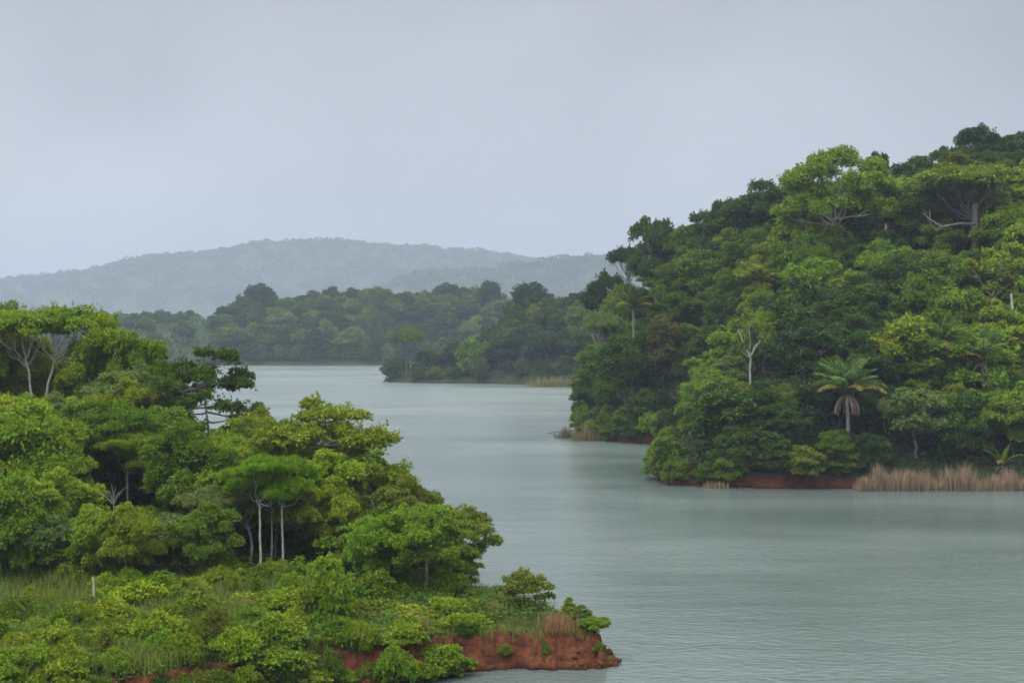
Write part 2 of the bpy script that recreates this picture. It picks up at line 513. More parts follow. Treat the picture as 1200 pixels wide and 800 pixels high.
def leaf_cards(pos, dirs, nor, Ln, Wd):
    side = unit(np.cross(dirs, nor))
    nor = unit(np.cross(side, dirs))
    Ln, Wd = Ln[:, None], Wd[:, None]
    v = np.empty((len(pos), 4, 3), np.float32)
    v[:, 0] = pos
    v[:, 1] = pos + dirs * Ln * 0.48 - side * Wd * 0.5 + nor * Wd * 0.16
    v[:, 2] = pos + dirs * Ln - nor * Ln * 0.08
    v[:, 3] = pos + dirs * Ln * 0.48 + side * Wd * 0.5 + nor * Wd * 0.16
    return v

def puff_leaves(rs, c, r, flat, n, Ln, Wd, droop=0.3, up=0.5, low=-0.45):
    u = rnd_unit(rs, n)
    u[:, 2] = np.where(u[:, 2] < low, -u[:, 2], u[:, 2])
    rad = r * (0.45 + 0.65 * rs.rand(n) ** 0.6)
    pos = np.asarray(c) + u * rad[:, None] * np.array([1, 1, flat])
    dirs = unit(u * np.array([1, 1, 0.5]) + 0.7 * rnd_unit(rs, n) + np.array([0, 0, -droop]))
    nor = unit(u * 0.6 + np.array([0, 0, up]) + 0.6 * rnd_unit(rs, n))
    k = rs.uniform(0.7, 1.3, n)
    return leaf_cards(pos, dirs, nor, Ln * k, Wd * k)

def tube(points, radii, sides=6):
    P = np.asarray(points, float); R = np.asarray(radii, float)
    T = np.gradient(P, axis=0); T = unit(T)
    ref = np.where(np.abs(T[:, 2:3]) > 0.9, np.array([[1.0, 0, 0]]), np.array([[0, 0, 1.0]]))
    A = unit(np.cross(T, ref)); B = np.cross(T, A)
    ang = np.linspace(0, 2 * np.pi, sides, endpoint=False)
    ring = P[:, None] + R[:, None, None] * (np.cos(ang)[None, :, None] * A[:, None] + np.sin(ang)[None, :, None] * B[:, None])
    v = ring.reshape(-1, 3)
    n = len(P)
    i = np.arange(n - 1)[:, None] * sides + np.arange(sides)[None]
    j = np.arange(n - 1)[:, None] * sides + (np.arange(sides)[None] + 1) % sides
    q = np.stack([i, j, j + sides, i + sides], -1).reshape(-1, 4)
    return v, q

def join(parts):
    vs_, qs, off = [], [], 0
    for v, q in parts:
        vs_.append(v); qs.append(q + off); off += len(v)
    return np.concatenate(vs_), np.concatenate(qs)

def bend(p0, p1, rs, sag=0.15, n=6, wig=0.06):
    """a curved limb from p0 to p1 that leaves upwards"""
    p0, p1 = np.asarray(p0, float), np.asarray(p1, float)
    t_ = np.linspace(0, 1, n)[:, None]
    ln = np.linalg.norm(p1 - p0)
    mid = (p0 + p1) / 2 + rs.normal(size=3) * ln * 0.08
    mid[2] -= sag * ln
    p = (1 - t_) ** 2 * p0 + 2 * t_ * (1 - t_) * mid + t_ ** 2 * p1
    p[1:-1] += rs.normal(size=(n - 2, 3)) * ln * wig * 0.4
    return p

def spread_points(rs, n, gen, k=12):
    pts = [gen()]
    for _ in range(n - 1):
        c = [gen() for _ in range(k)]
        d = [min(np.linalg.norm(a_ - b_) for b_ in pts) for a_ in c]
        pts.append(c[int(np.argmax(d))])
    return pts

def crown_lobes(rs, style, H, R):
    """[(centre, radius, flatness)], fork height"""
    L_ = []
    if style in ('round', 'tall'):
        cz, rz = (H * 0.60, H * 0.37) if style == 'round' else (H * 0.56, H * 0.41)
        def gen():
            u = rnd_unit(rs, 1)[0]
            u[2] = abs(u[2]) if rs.rand() < 0.6 else u[2]
            k = rs.uniform(0.55, 0.88)
            return np.array([u[0] * R * k, u[1] * R * k, cz + u[2] * rz * k])
        for c in spread_points(rs, 19, gen):
            L_.append((c, R * rs.uniform(0.22, 0.38), rs.uniform(0.75, 1.05)))
        L_.append((np.array([0, 0, cz]), R * 0.5, 0.9))
        return L_, H * 0.3
    if style == 'umbrella':
        def gen():
            a_, k = rs.uniform(0, 2 * np.pi), np.sqrt(rs.rand()) * 0.8
            z = H * (0.93 - 0.16 * k * k) + rs.normal() * H * 0.015
            return np.array([R * k * np.cos(a_), R * k * np.sin(a_), z])
        for c in spread_points(rs, 17, gen):
            L_.append((c, R * rs.uniform(0.24, 0.36), rs.uniform(0.45, 0.6)))
        return L_, H * rs.uniform(0.52, 0.62)
    if style == 'spreading':
        def gen():
            a_, k = rs.uniform(0, 2 * np.pi), np.sqrt(rs.rand()) * 0.85
            z = H * (0.88 - 0.34 * k ** 2.2 + 0.02 * rs.normal() - 0.2 * (rs.rand() < 0.35))
            return np.array([R * k * np.cos(a_), R * k * np.sin(a_), z])
        for c in spread_points(rs, 30, gen):
            L_.append((c, R * rs.uniform(0.18, 0.27), rs.uniform(0.7, 0.95)))
        return L_, H * 0.42
    if style == 'layered':
        def gen():
            a_, k = rs.uniform(0, 2 * np.pi), np.sqrt(rs.rand()) * 0.9
            z = H * (0.97 - 0.36 * k ** 1.6 - 0.26 * rs.rand() ** 1.5)
            return np.array([R * k * np.cos(a_), R * k * np.sin(a_), z])
        for c in spread_points(rs, 24, gen):
            L_.append((c, R * rs.uniform(0.18, 0.30), rs.uniform(0.35, 0.55)))
        return L_, H * 0.34
    if style == 'bushy':
        def gen():
            z = rs.rand() ** 0.9
            prof = (0.75 + 0.35 * np.sin(np.pi * min(z * 1.05, 1))) * np.sqrt(max(1 - z ** 2.6, 0.03))
            a_, k = rs.uniform(0, 2 * np.pi), rs.uniform(0.45, 0.85)
            return np.array([R * k * prof * np.cos(a_), R * k * prof * np.sin(a_), H * (0.10 + 0.78 * z)])
        for c in spread_points(rs, 18, gen):
            L_.append((c, min(R, H) * rs.uniform(0.24, 0.40), rs.uniform(0.65, 0.9)))
        L_.append((np.array([0, 0, H * 0.45]), R * 0.5, 1.0))
        return L_, H * 0.15
    if style == 'sparse':
        def gen():
            u = rnd_unit(rs, 1)[0]
            return np.array([u[0] * R * 0.8, u[1] * R * 0.8, H * 0.72 + u[2] * H * 0.22])
        for c in spread_points(rs, 9, gen):
            L_.append((c, R * rs.uniform(0.16, 0.28), rs.uniform(0.4, 0.7)))
        return L_, H * 0.5

def make_crown(seed, style, H, R, Ln, Wd, cover, per_lobe=11, feather=False, lean=(0, 0), thick=1.0, sprigs=9):
    """(crown verts, crown quads, trunk verts, trunk quads)"""
    rs = np.random.RandomState(seed)
    lobes, fork = crown_lobes(rs, style, H, R)
    if feather:
        fork = H * 0.62
        lobes = [(c - np.array([0, 0, H * 0.24 * rs.rand() ** 1.3]), r * rs.uniform(0.75, 1.05), 0.85) for c, r, fl in lobes]
    for c, _, _ in lobes:
        c[0] += lean[0] * (c[2] / H) ** 1.5; c[1] += lean[1] * (c[2] / H) ** 1.5
    cards = []
    top_c = np.mean([c for c, _, _ in lobes], axis=0)
    for c, r, fl in lobes:
        for _ in range(per_lobe):
            u = rnd_unit(rs, 1)[0]
            u = u * np.array([1, 1, 1]) + unit(c - top_c + np.array([0, 0, 0.3 * R])) * 0.45
            u = u / np.linalg.norm(u)
            if u[2] < -0.3: u[2] *= -0.6
            pc = c + u * r * np.array([1, 1, fl]) * rs.uniform(0.35, 1.08)
            pr = r * rs.uniform(0.22, 0.50)
            area = 4 * np.pi * pr * pr * (0.35 + 0.65 * fl)
            n = int(max(8, cover * area / (Ln * Wd * 0.5)))
            if feather:
                cards.append(puff_leaves(rs, pc, pr, fl, n, Ln, Wd, -0.7, 0.25, -0.1))
            else:
                cards.append(puff_leaves(rs, pc, pr, max(fl, 0.45), n, Ln, Wd))
    # leafy sprigs that stand out of the clumps and break the outline
    if not feather:
        for c, r, fl in lobes:
            for _ in range(sprigs):
                u = rnd_unit(rs, 1)[0]
                u = unit(u + unit(c - top_c + np.array([0, 0, 0.4 * R])) * 0.5)
                if u[2] < -0.2: u[2] = -u[2]
                m_ = rs.randint(9, 17)
                k = np.linspace(0.0, 1.0, m_)[:, None]
                ln_ = r * rs.uniform(0.35, 0.8)
                p_ = c + u * r * np.array([1, 1, max(fl, 0.6)]) * 0.8 + u * ln_ * k - np.array([0, 0, 1.0]) * ln_ * 0.35 * k ** 2 + rs.normal(size=(m_, 3)) * Ln * 0.25
                d_ = unit(u * 0.6 + rnd_unit(rs, m_) * 0.9)
                kk = rs.uniform(0.7, 1.2, m_)
                cards.append(leaf_cards(p_, d_, unit(np.array([0, 0, 0.7]) + 0.7 * rnd_unit(rs, m_)), Ln * kk, Wd * kk))
    cards = np.concatenate(cards)
    cv = cards.reshape(-1, 3)
    cq = np.arange(len(cv)).reshape(-1, 4)
    # trunk and limbs
    rt = (0.014 * H + 0.012 * R) * thick
    parts = []
    fk = np.array([lean[0] * (fork / H) ** 1.5 + rs.normal() * 0.02 * H, lean[1] * (fork / H) ** 1.5 + rs.normal() * 0.02 * H, fork])
    tr = bend((0, 0, -0.5), fk, rs, 0, 7, 0.03)
    if feather: tr = np.linspace((0, 0, -0.5), fk, 7) + rs.normal(size=(7, 3)) * np.array([0.05, 0.05, 0])
    parts.append(tube(tr, np.linspace(rt * 1.25, rt * 0.72, 7), 8))
    if style in ('round', 'tall', 'layered'):
        tip = max(lobes, key=lambda q: q[0][2])[0]
        up = bend(fk, tip, rs, 0, 6, 0.03)
        parts.append(tube(up, np.linspace(rt * 0.72, rt * 0.12, 6), 6))
    n_limb = {'spreading': 16, 'round': 9, 'tall': 9, 'umbrella': 13, 'layered': 18, 'bushy': 9, 'sparse': 5}[style]
    if feather: n_limb = 6
    for c, r, fl in lobes[:n_limb]:
        if style == 'layered':
            k = np.clip((c[2] / H - 0.34) / 0.6, 0, 0.85)
            st = fk + (tip - fk) * k
        elif style in ('round', 'tall'):
            st = fk + (tip - fk) * rs.uniform(0, 0.35)
        else:
            st = fk - np.array([0, 0, rs.uniform(0, 0.08) * H])
        bl = bend(st, c, rs, 0.10 if style != 'umbrella' else 0.16, 6)
        parts.append(tube(bl, np.linspace(rt * 0.45, rt * 0.08, 6), 5))
        for _ in range(2):
            e2 = c + rnd_unit(rs, 1)[0] * r * np.array([0.8, 0.8, 0.5 * fl])
            parts.append(tube(bend(bl[3], e2, rs, 0.03, 4), np.linspace(rt * 0.2, rt * 0.05, 4), 4))
    tv, tq = join(parts)
    return cv, cq, tv, tq

class Proto:
    """a kind of plant: shared meshes plus the height and radius they were made at"""
    def __init__(self, name, seed, style, H, R, Ln, Wd, cover=1.6, one_mesh=False, **kw):
        self.name, self.H, self.R, self.style, self.one = name, H, R, style, one_mesh
        cv, cq, tv, tq = make_crown(seed, style, H, R, Ln, Wd, cover, **kw)
        if one_mesh:
            v, q = join([(cv, cq), (tv, tq)])
            self.mesh = mesh_from(name, v, q, [M_LEAF_FAR, M_BARK_FAR], cat([np.zeros(len(cq)), np.ones(len(tq))]))
        else:
            self.crown = mesh_from(name + "_crown", cv, cq, M_LEAF)
            self.trunk = mesh_from(name + "_trunk", tv, tq, M_BARK, smooth=True)

PLANTS = []          # (root, info dict) for the labels at the end
RS = np.random.RandomState(77)

TONES = {            # tint of the leaves and its everyday name
    'dark green': (0.040, 0.080, 0.008), 'mid green': (0.080, 0.140, 0.007), 'bright green': (0.118, 0.195, 0.008),
    'yellow-green': (0.155, 0.220, 0.009), 'olive green': (0.105, 0.138, 0.012), 'grey-green': (0.105, 0.155, 0.038),
    'palm green': (0.088, 0.155, 0.035), 'rust-brown': (0.085, 0.086, 0.018), 'deep green': (0.024, 0.056, 0.011), 'straw-brown': (0.16, 0.155, 0.07)}
BARKS = {'brown': (0.10, 0.08, 0.06), 'pale': (0.42, 0.39, 0.34), 'grey': (0.22, 0.2, 0.18), 'white': (0.6, 0.57, 0.5)}

def plant(proto, x, y, z, h, r, tone, name, category, bark='brown', rz=None, group=None, label=None, info=None, lean=0.0):
    s = Vector((r / proto.R, r / proto.R, h / proto.H))
    rz = RS.uniform(0, 6.283) if rz is None else rz
    tint = np.array(TONES[tone]) * RS.uniform(0.88, 1.14) * (1 + RS.normal(size=3) * 0.04)
    if proto.one:
        root = mesh_obj(name, proto.mesh, color=tint)
    else:
        root = bpy.data.objects.new(name, None)
        root.empty_display_size = 0.5
        COL.objects.link(root)
        mesh_obj("trunk" if 'shrub' not in name else "stem", proto.trunk, root, BARKS[bark])
        mesh_obj("crown" if 'shrub' not in name else "foliage", proto.crown, root, tint)
    root.location = (x, y, z - 0.15)
    root.scale = s
    root.rotation_euler = (lean, 0, rz)
    tag(root, label, category, group)
    d = dict(info or {})
    cpx, cpy = px_of(x, y, z + h * 0.7)
    d.update(px=cpx, py=cpy, tone=tone, style=proto.style, h=h, r=r, x=x, y=y, z=z, bark=bark)
    PLANTS.append((root, d))
    return root

# ---- prototypes: near (left peninsula), middle (right hill), distant
def protos(name, specs, Ln, Wd, cover, **kw):
    out_ = {}
    for i, (style, H, R) in enumerate(specs):
        out_.setdefault(style, []).append(Proto(name, 100 + i * 7 + int(Ln * 1000), style, H, R, Ln, Wd, cover, **kw))
    return out_

NEAR = protos("broadleaf_tree", [('round', 9, 3.6), ('round', 10, 4.2), ('round', 8, 3.4), ('tall', 10, 3.0), ('umbrella', 10, 4.5), ('umbrella', 9, 4.0), ('layered', 11, 5.0), ('layered', 10, 4.5),
                                 ('bushy', 6, 3.0), ('bushy', 5, 2.8), ('bushy', 6, 2.6), ('sparse', 8, 3.2)], 0.26, 0.14, 1.0)
NEAR['feather'] = [Proto("feathery_tree", 500 + i, 'umbrella', 9, 3.0, 0.42, 0.07, 1.1, feather=True, thick=0.55) for i in range(2)]
SHRUB = {'bushy': [Proto("shrub", 600 + i, 'bushy', 1.8, 1.4, 0.19, 0.11, 0.85, sprigs=16) for i in range(5)]}
MID = protos("forest_tree", [('round', 12, 4.8), ('round', 11, 4.3), ('round', 13, 5.2), ('round', 10, 4.5), ('tall', 14, 4.0), ('tall', 13, 4.4), ('umbrella', 13, 6.0), ('layered', 12, 5.2),
                             ('bushy', 8, 4.0), ('bushy', 7, 3.6), ('bushy', 6, 3.6), ('bushy', 7, 3.2), ('sparse', 10, 3.6)], 0.42, 0.24, 1.0)
FAR = {}
for i, (style, H, R) in enumerate([('round', 14, 5.5), ('round', 13, 6), ('tall', 15, 5), ('umbrella', 14, 7), ('bushy', 9, 5), ('round', 12, 5), ('bushy', 7, 4.5)]):
    FAR.setdefault(style, []).append(Proto("distant_tree", 900 + i, style, H, R, 0.95, 0.6, 1.0, one_mesh=True, per_lobe=6))

def coherent(rs, x, y, reach, tone):
    """neighbouring trees of one kind often stand together"""
    near = [((i['x'] - x) ** 2 + (i['y'] - y) ** 2, i['tone']) for _, i in PLANTS[-260:] if 'tone' in i and not i.get('fixed')]
    if near and min(near)[0] < reach * reach and rs.rand() < 0.5: return min(near)[1]
    return tone

def pick(lib, style):
    l_ = lib[style]
    return l_[RS.randint(len(l_))]

def ground_at(fn, x, y):
    return float(fn(np.array([x]), np.array([y]), False)[0])

def at_px(fn, px, d):
    x = (px - 600) / F * d
    return x, d, ground_at(fn, x, d)

NEAR['umbrella_thin'] = [Proto('broadleaf_tree', 480 + i, 'umbrella', 10, 4.4, 0.26, 0.14, 0.8, thick=0.6, lean=((-2.6, 0), (1.6, 0))[i]) for i in range(2)]
MID['spreading'] = [Proto('forest_tree', 4242, 'spreading', 17, 9, 0.42, 0.24, 1.0)]

# ---- hand-placed plants: (px of the trunk, top row, distance, crown radius, style, tone, bark, category/name, label)
def set_tree(lib, fn, px, top, d, r, style, tone, bark, name, cat_, label, rz=None, group=None, lean=0.0, hmin=2.0, idx=None):
    x, y, z = at_px(fn, px, d)
    h = max(CAMZ + (HZ - top) * d / F - z, hmin)
    pr = pick(lib, style) if idx is None else lib[style][idx]
    return plant(pr, x, y, z, h, r, tone, name, cat_, bark, rz, group, label, dict(fixed=True), lean)

LT = "broadleaf_tree"
LEFT_SET = [
    (47, 361, 139.5, 4.6, 'umbrella_thin', 'bright green', 'white', LT, "umbrella tree whose thin pale trunk leans to the left, topmost on the peninsula"),
    (53, 360, 139, 5.2, 'umbrella_thin', 'bright green', 'white', LT, "umbrella tree with straighter pale trunk next to the leaning pale trunk"),
    (118, 374, 137, 4.0, 'round', 'yellow-green', 'brown', LT, "yellow-green rounded tree between pale-trunked tree and dark spreading tree"),
    (160, 386, 136, 3.4, 'round', 'bright green', 'brown', LT, "bright green rounded crown just uphill of the dark spreading tree"),
    (-4, 350, 147, 3.4, 'round', 'bright green', 'brown', LT, "bright green crown cut by the left edge at the top of the peninsula"),
    (242, 402, 128, 4.8, 'layered', 'dark green', 'grey', LT, "dark green spreading tree with bare limbs and lake gleaming below its crown"),
    (205, 432, 130, 2.6, 'sparse', 'mid green', 'grey', LT, "thin see-through tree left of the dark spreading tree"),
    (385, 455, 112, 5.4, 'layered', 'yellow-green', 'grey', LT, "tall tiered yellow-green tree spreading level branches over the lake"),
    (300, 470, 117, 3.2, 'layered', 'yellow-green', 'grey', LT, "smaller tiered yellow-green tree behind the feathery pair"),
    (305, 528, 100, 2.7, 'feather', 'bright green', 'white', "feathery_tree", "feathery flat-topped tree with crooked white trunk, left of the pair"),
    (332, 530, 100.8, 2.7, 'feather', 'bright green', 'white', "feathery_tree", "feathery flat-topped tree with upright white trunk, right of the pair"),
    (318, 546, 101.8, 2.2, 'feather', 'mid green', 'pale', "feathery_tree", "lower feathery tree on a thin pale stem between the flat-topped pair"),
    (292, 560, 102.5, 2.2, 'sparse', 'grey-green', 'pale', LT, "open grey-green tree with thin pale stems left of the feathery pair's trunks"),
    (150, 503, 112, 3.6, 'feather', 'bright green', 'pale', "feathery_tree", "broad feathery bright green tree above the bare dead twigs"),
    (538, 590, 103, 2.6, 'round', 'olive green', 'grey', LT, "olive loose-leaved tree leaning over the lake, rightmost tall one on the peninsula"),
    (478, 560, 104, 2.9, 'round', 'olive green', 'brown', LT, "olive rounded tree behind the leaning lakeside tree"),
    (440, 536, 106, 2.6, 'sparse', 'olive green', 'pale', LT, "sparse olive tree with pale twigs under the tiered tree"),
    (425, 600, 99, 2.8, 'bushy', 'mid green', 'brown', LT, "mid green bushy tree at the foot of the olive trees"),
    (500, 620, 99.5, 2.4, 'bushy', 'bright green', 'brown', LT, "bright green bushy tree near the lake edge behind the grass"),
    (250, 570, 101, 2.6, 'umbrella', 'grey-green', 'pale', LT, "grey-green flat tree on a thin pale stem left of the feathery pair"),
    (195, 600, 98, 2.4, 'round', 'grey-green', 'brown', LT, "grey-green rounded tree at the front edge of the wood"),
    (385, 642, 89, 1.3, 'bushy', 'yellow-green', 'brown', "shrub_tree", "tall yellow-green shrub standing above the red bank"),
]
for a_ in LEFT_SET:
    px, top, d, r, style, tone, bark, nm, lab = a_
    fork_ = style == 'umbrella_thin'
    set_tree(NEAR, left_raw, px, top, d, r, style, tone, bark, nm, "tree", lab, 0.0 if fork_ else None, idx=(0 if 'leans' in lab else 1) if fork_ else None)

CLEAR = [(0, 95, 462, 138), (192, 290, 474, 127), (288, 350, 690, 99.5), (120, 180, 590, 111), (958, 1030, 500, 192), (1060, 1165, 290, 237), (915, 1050, 268, 251), (858, 902, 446, 215),
         (1062, 1132, 432, 199), (1118, 1184, 452, 196), (1150, 1195, 548, 183), (738, 800, 300, 302), (1140, 1190, 352, 217), (1030, 1045, 275, 242), (1180, 1196, 372, 207), (765, 800, 400, 261), (725, 760, 366, 272)]
def clear_row(px, y, r):
    w = r * 0.8 * F / y
    return max([row for a_, b_, row, d in CLEAR if y < d and px + w > a_ and px - w < b_] or [-9999])

def dart(n_try, spacing_fn, sampler, taken):
    pts = list(taken)
    out_ = []
    for _ in range(n_try):
        x, y = sampler()
        sp = spacing_fn(x, y)
        if all((x - a_) ** 2 + (y - b_) ** 2 > sp * sp for a_, b_ in pts):
            pts.append((x, y)); out_.append((x, y))
    return out_

def weighted(rs, table):
    k, w_ = zip(*table)
    return k[rs.choice(len(k), p=np.array(w_) / sum(w_))]

# left wood: tops stay under the outline that the tall ones draw
LEFT_SKY = np.array([(-200, 375), (0, 375), (80, 378), (130, 385), (175, 400), (190, 450), (215, 488), (270, 495), (285, 480), (330, 478), (400, 480), (430, 520), (480, 560), (540, 620), (560, 680), (580, 760)], float)
rs = np.random.RandomState(5)
def samp_left():
    while True:
        x, y = rs.uniform(-62, 0), rs.uniform(94, 150)
        px = 600 + F * x / y
        if px < -25 or px > 560: continue
        s = float(signed_dist(LEFT_POLY, np.array([x]), np.array([y]))[0])
        if s < 2.0: continue
        return x, y
taken = [(i["x"], i["y"]) for _, i in PLANTS]
for x, y in dart(1500, lambda x, y: 2.35 + (y - 94) * 0.012, samp_left, taken):
    z = ground_at(left_raw, x, y)
    px = 600 + F * x / y
    cap = CAMZ + (HZ - (np.interp(px, LEFT_SKY[:, 0], LEFT_SKY[:, 1]) + rs.uniform(4, 26))) * y / F - z
    front = y < 104
    h = min(rs.uniform(4.5, 7.5) if front else rs.uniform(6, 10.5), cap)
    h = min(h, CAMZ + (HZ - clear_row(px, y, 2.8)) * y / F - z)
    if h < 2.2: continue
    style = weighted(rs, [('bushy', 5), ('round', 1.5)] if front else [('round', 4), ('tall', 1.2), ('bushy', 2.5), ('layered', 1.4), ('umbrella', 0.2), ('feather', 0.12)])
    tone = coherent(rs, x, y, 5.5, weighted(rs, [('mid green', 3), ('bright green', 4), ('yellow-green', 2.6), ('dark green', 0.9), ('olive green', 1.0), ('grey-green', 0.8)]))
    r = np.clip(h * rs.uniform(0.34, 0.46), 1.5, 4.2)
    plant(pick(NEAR, style), x, y, z, h, r, tone, "feathery_tree" if style == 'feather' else LT, "tree", weighted(rs, [('brown', 2), ('pale', 2), ('grey', 2)]),
          group="trees in the wood on the near peninsula", info=dict(zone='left'))

# shrubs: low growth in front of the wood and over the bank
SHRUB['bushy'] += [Proto("shrub", 670, 'bushy', 1.7, 1.4, 0.25, 0.15, 0.8, sprigs=16), Proto("shrub", 671, 'bushy', 1.9, 1.3, 0.34, 0.07, 0.8, sprigs=20), Proto("shrub", 672, 'round', 2.0, 1.5, 0.17, 0.10, 0.7, sprigs=18)]
SHRUB['lone'] = [Proto("shrub", 655, 'layered', 2.8, 1.7, 0.20, 0.12, 0.9, sprigs=6, thick=0.8)]
SHRUB['wispy'] = [Proto("shrub", 660 + i, 'bushy', 2.0, 0.55, 0.17, 0.08, 0.5, sprigs=12, thick=0.7, per_lobe=7) for i in range(2)]
SHRUB_SET = [
    (616, 668, 90.5, 1.75, 'olive green', "rounded olive bush with a short leaning stem, alone on the grassy point"),
    (696, 722, 86.2, 0.95, 'bright green', "bright green shrub at the very tip of the point"),
    (682, 706, 87.2, 0.6, 'mid green', "slender mid green plant just left of the bright tip shrub"),
    (668, 698, 88.2, 0.5, 'yellow-green', "tallest slender yellow-green plant right of the lone olive bush"),
    (655, 716, 88.6, 0.5, 'mid green', "slender low plant touching the lone olive bush's right side"),
    (592, 712, 89.6, 0.45, 'grey-green', "slender grey-green weed left of the lone olive bush"),
    (568, 706, 90.0, 0.5, 'olive green', "slender olive weed in the grass between wood and lone bush"),
    (385, 672, 84.5, 1.5, 'bright green', "leafy bright shrub hanging over the red bank below the tall yellow-green shrub"),
    (398, 725, 82.0, 1.5, 'mid green', "green shrub trailing down the red bank to the water"),
    (440, 668, 92, 1.3, 'bright green', "bright broad-leaved shrub right of the tall yellow-green shrub"),
    (525, 668, 94, 1.3, 'bright green', "bright green shrub with flat tiers beside the lakeside tree"),
    (482, 742, 83.2, 0.9, 'dark green', "dark shrub rooted in the red bank beside the pale thin stem"),
    (592, 756, 84.0, 0.45, 'olive green', "small olive weed on the red bank face under the lone bush"),
    (638, 752, 84.2, 0.35, 'mid green', "tiny green weed near the top of the red bank right of centre"),
    (702, 758, 84.8, 0.4, 'olive green', "tiny olive weed at the tip end of the red bank"),
    (548, 745, 84.2, 0.55, 'dark green', "small dark tuft clinging to the red bank face"),
]
SN = "shrub"
for px, top, d, r, tone, lab in SHRUB_SET:
    x, y, z = at_px(left_raw, px, d)
    h = max(CAMZ + (HZ - top) * d / F - max(z, 0.3), 0.6)
    st = 'lone' if lab.startswith("rounded olive") else ('wispy' if 'slender' in lab else 'bushy')
    plant(pick(SHRUB, st), x, y, max(z, 0.3), h, r, tone, SN, "shrub", 'brown', None, None, lab, dict(fixed=True))
def samp_shrub():
    while True:
        y = rs.uniform(64, 97)
        x = rs.uniform(-0.40 * y - 2, -2 - max(0, (y - 90)) * 0.2)
        s = float(signed_dist(LEFT_POLY, np.array([x]), np.array([y]))[0])
        if s < -0.2 or s > 19: continue
        px = 600 + F * x / y
        if px < -14: continue
        if px > 525 and s < 1.6: continue
        if px > 350 and s < 1.6 and rs.rand() < 0.12: continue
        if px > 430 and rs.rand() < 0.5: continue
        return x, y
for x, y in dart(1200, lambda x, y: 1.3, samp_shrub, []):
    z = ground_at(left_raw, x, y)
    s = float(signed_dist(LEFT_POLY, np.array([x]), np.array([y]))[0])
    px = 600 + F * x / y
    h = rs.uniform(0.9, 1.9) if px < 350 or s < 1.6 else rs.uniform(0.6, 1.2)
    if s < 1.6: z = max(z - 0.5, 0.35)
    tone = weighted(rs, [('mid green', 2), ('bright green', 4), ('yellow-green', 3), ('olive green', 0.5)])
    wisp = rs.rand() < 0.18 and s > 2.2
    plant(pick(SHRUB, 'wispy' if wisp else 'bushy'), x, y, z - 0.1, h * rs.uniform(0.4, 1.35) * (1.25 if wisp else 1), rs.uniform(0.8, 1.7) * (0.42 if wisp else 1), tone, SN, "shrub", 'brown', None, "shrubs covering the near peninsula bank", None, dict(zone='bank'))

# a ragged row of shrubs rooted in the bank face left of the bare red tip
P_ = np.array(LEFT_POLY[1:7], float)
for (xa, ya), (xb, yb) in zip(P_[:-1], P_[1:]):
    ln = math.hypot(xb - xa, yb - ya)
    for k in range(int(ln / 1.15)):
        f_ = (k + rs.uniform(0, 1)) / max(int(ln / 1.15), 1)
        x, y = xa + (xb - xa) * f_ + rs.normal() * 0.2, ya + (yb - ya) * f_ + rs.uniform(0.2, 1.0)
        px = 600 + F * x / y
        if not -14 < px < 500: continue
        z = rs.uniform(0.15, 0.9)
        tone = weighted(rs, [('mid green', 3), ('bright green', 2), ('yellow-green', 1), ('olive green', 1), ('dark green', 1.5)])
        plant(pick(SHRUB, 'bushy'), x, y, z, rs.uniform(0.8, 1.7), rs.uniform(0.6, 1.1), tone, SN, "shrub", 'brown', None, "shrubs covering the near peninsula bank", None, dict(zone='bank'))

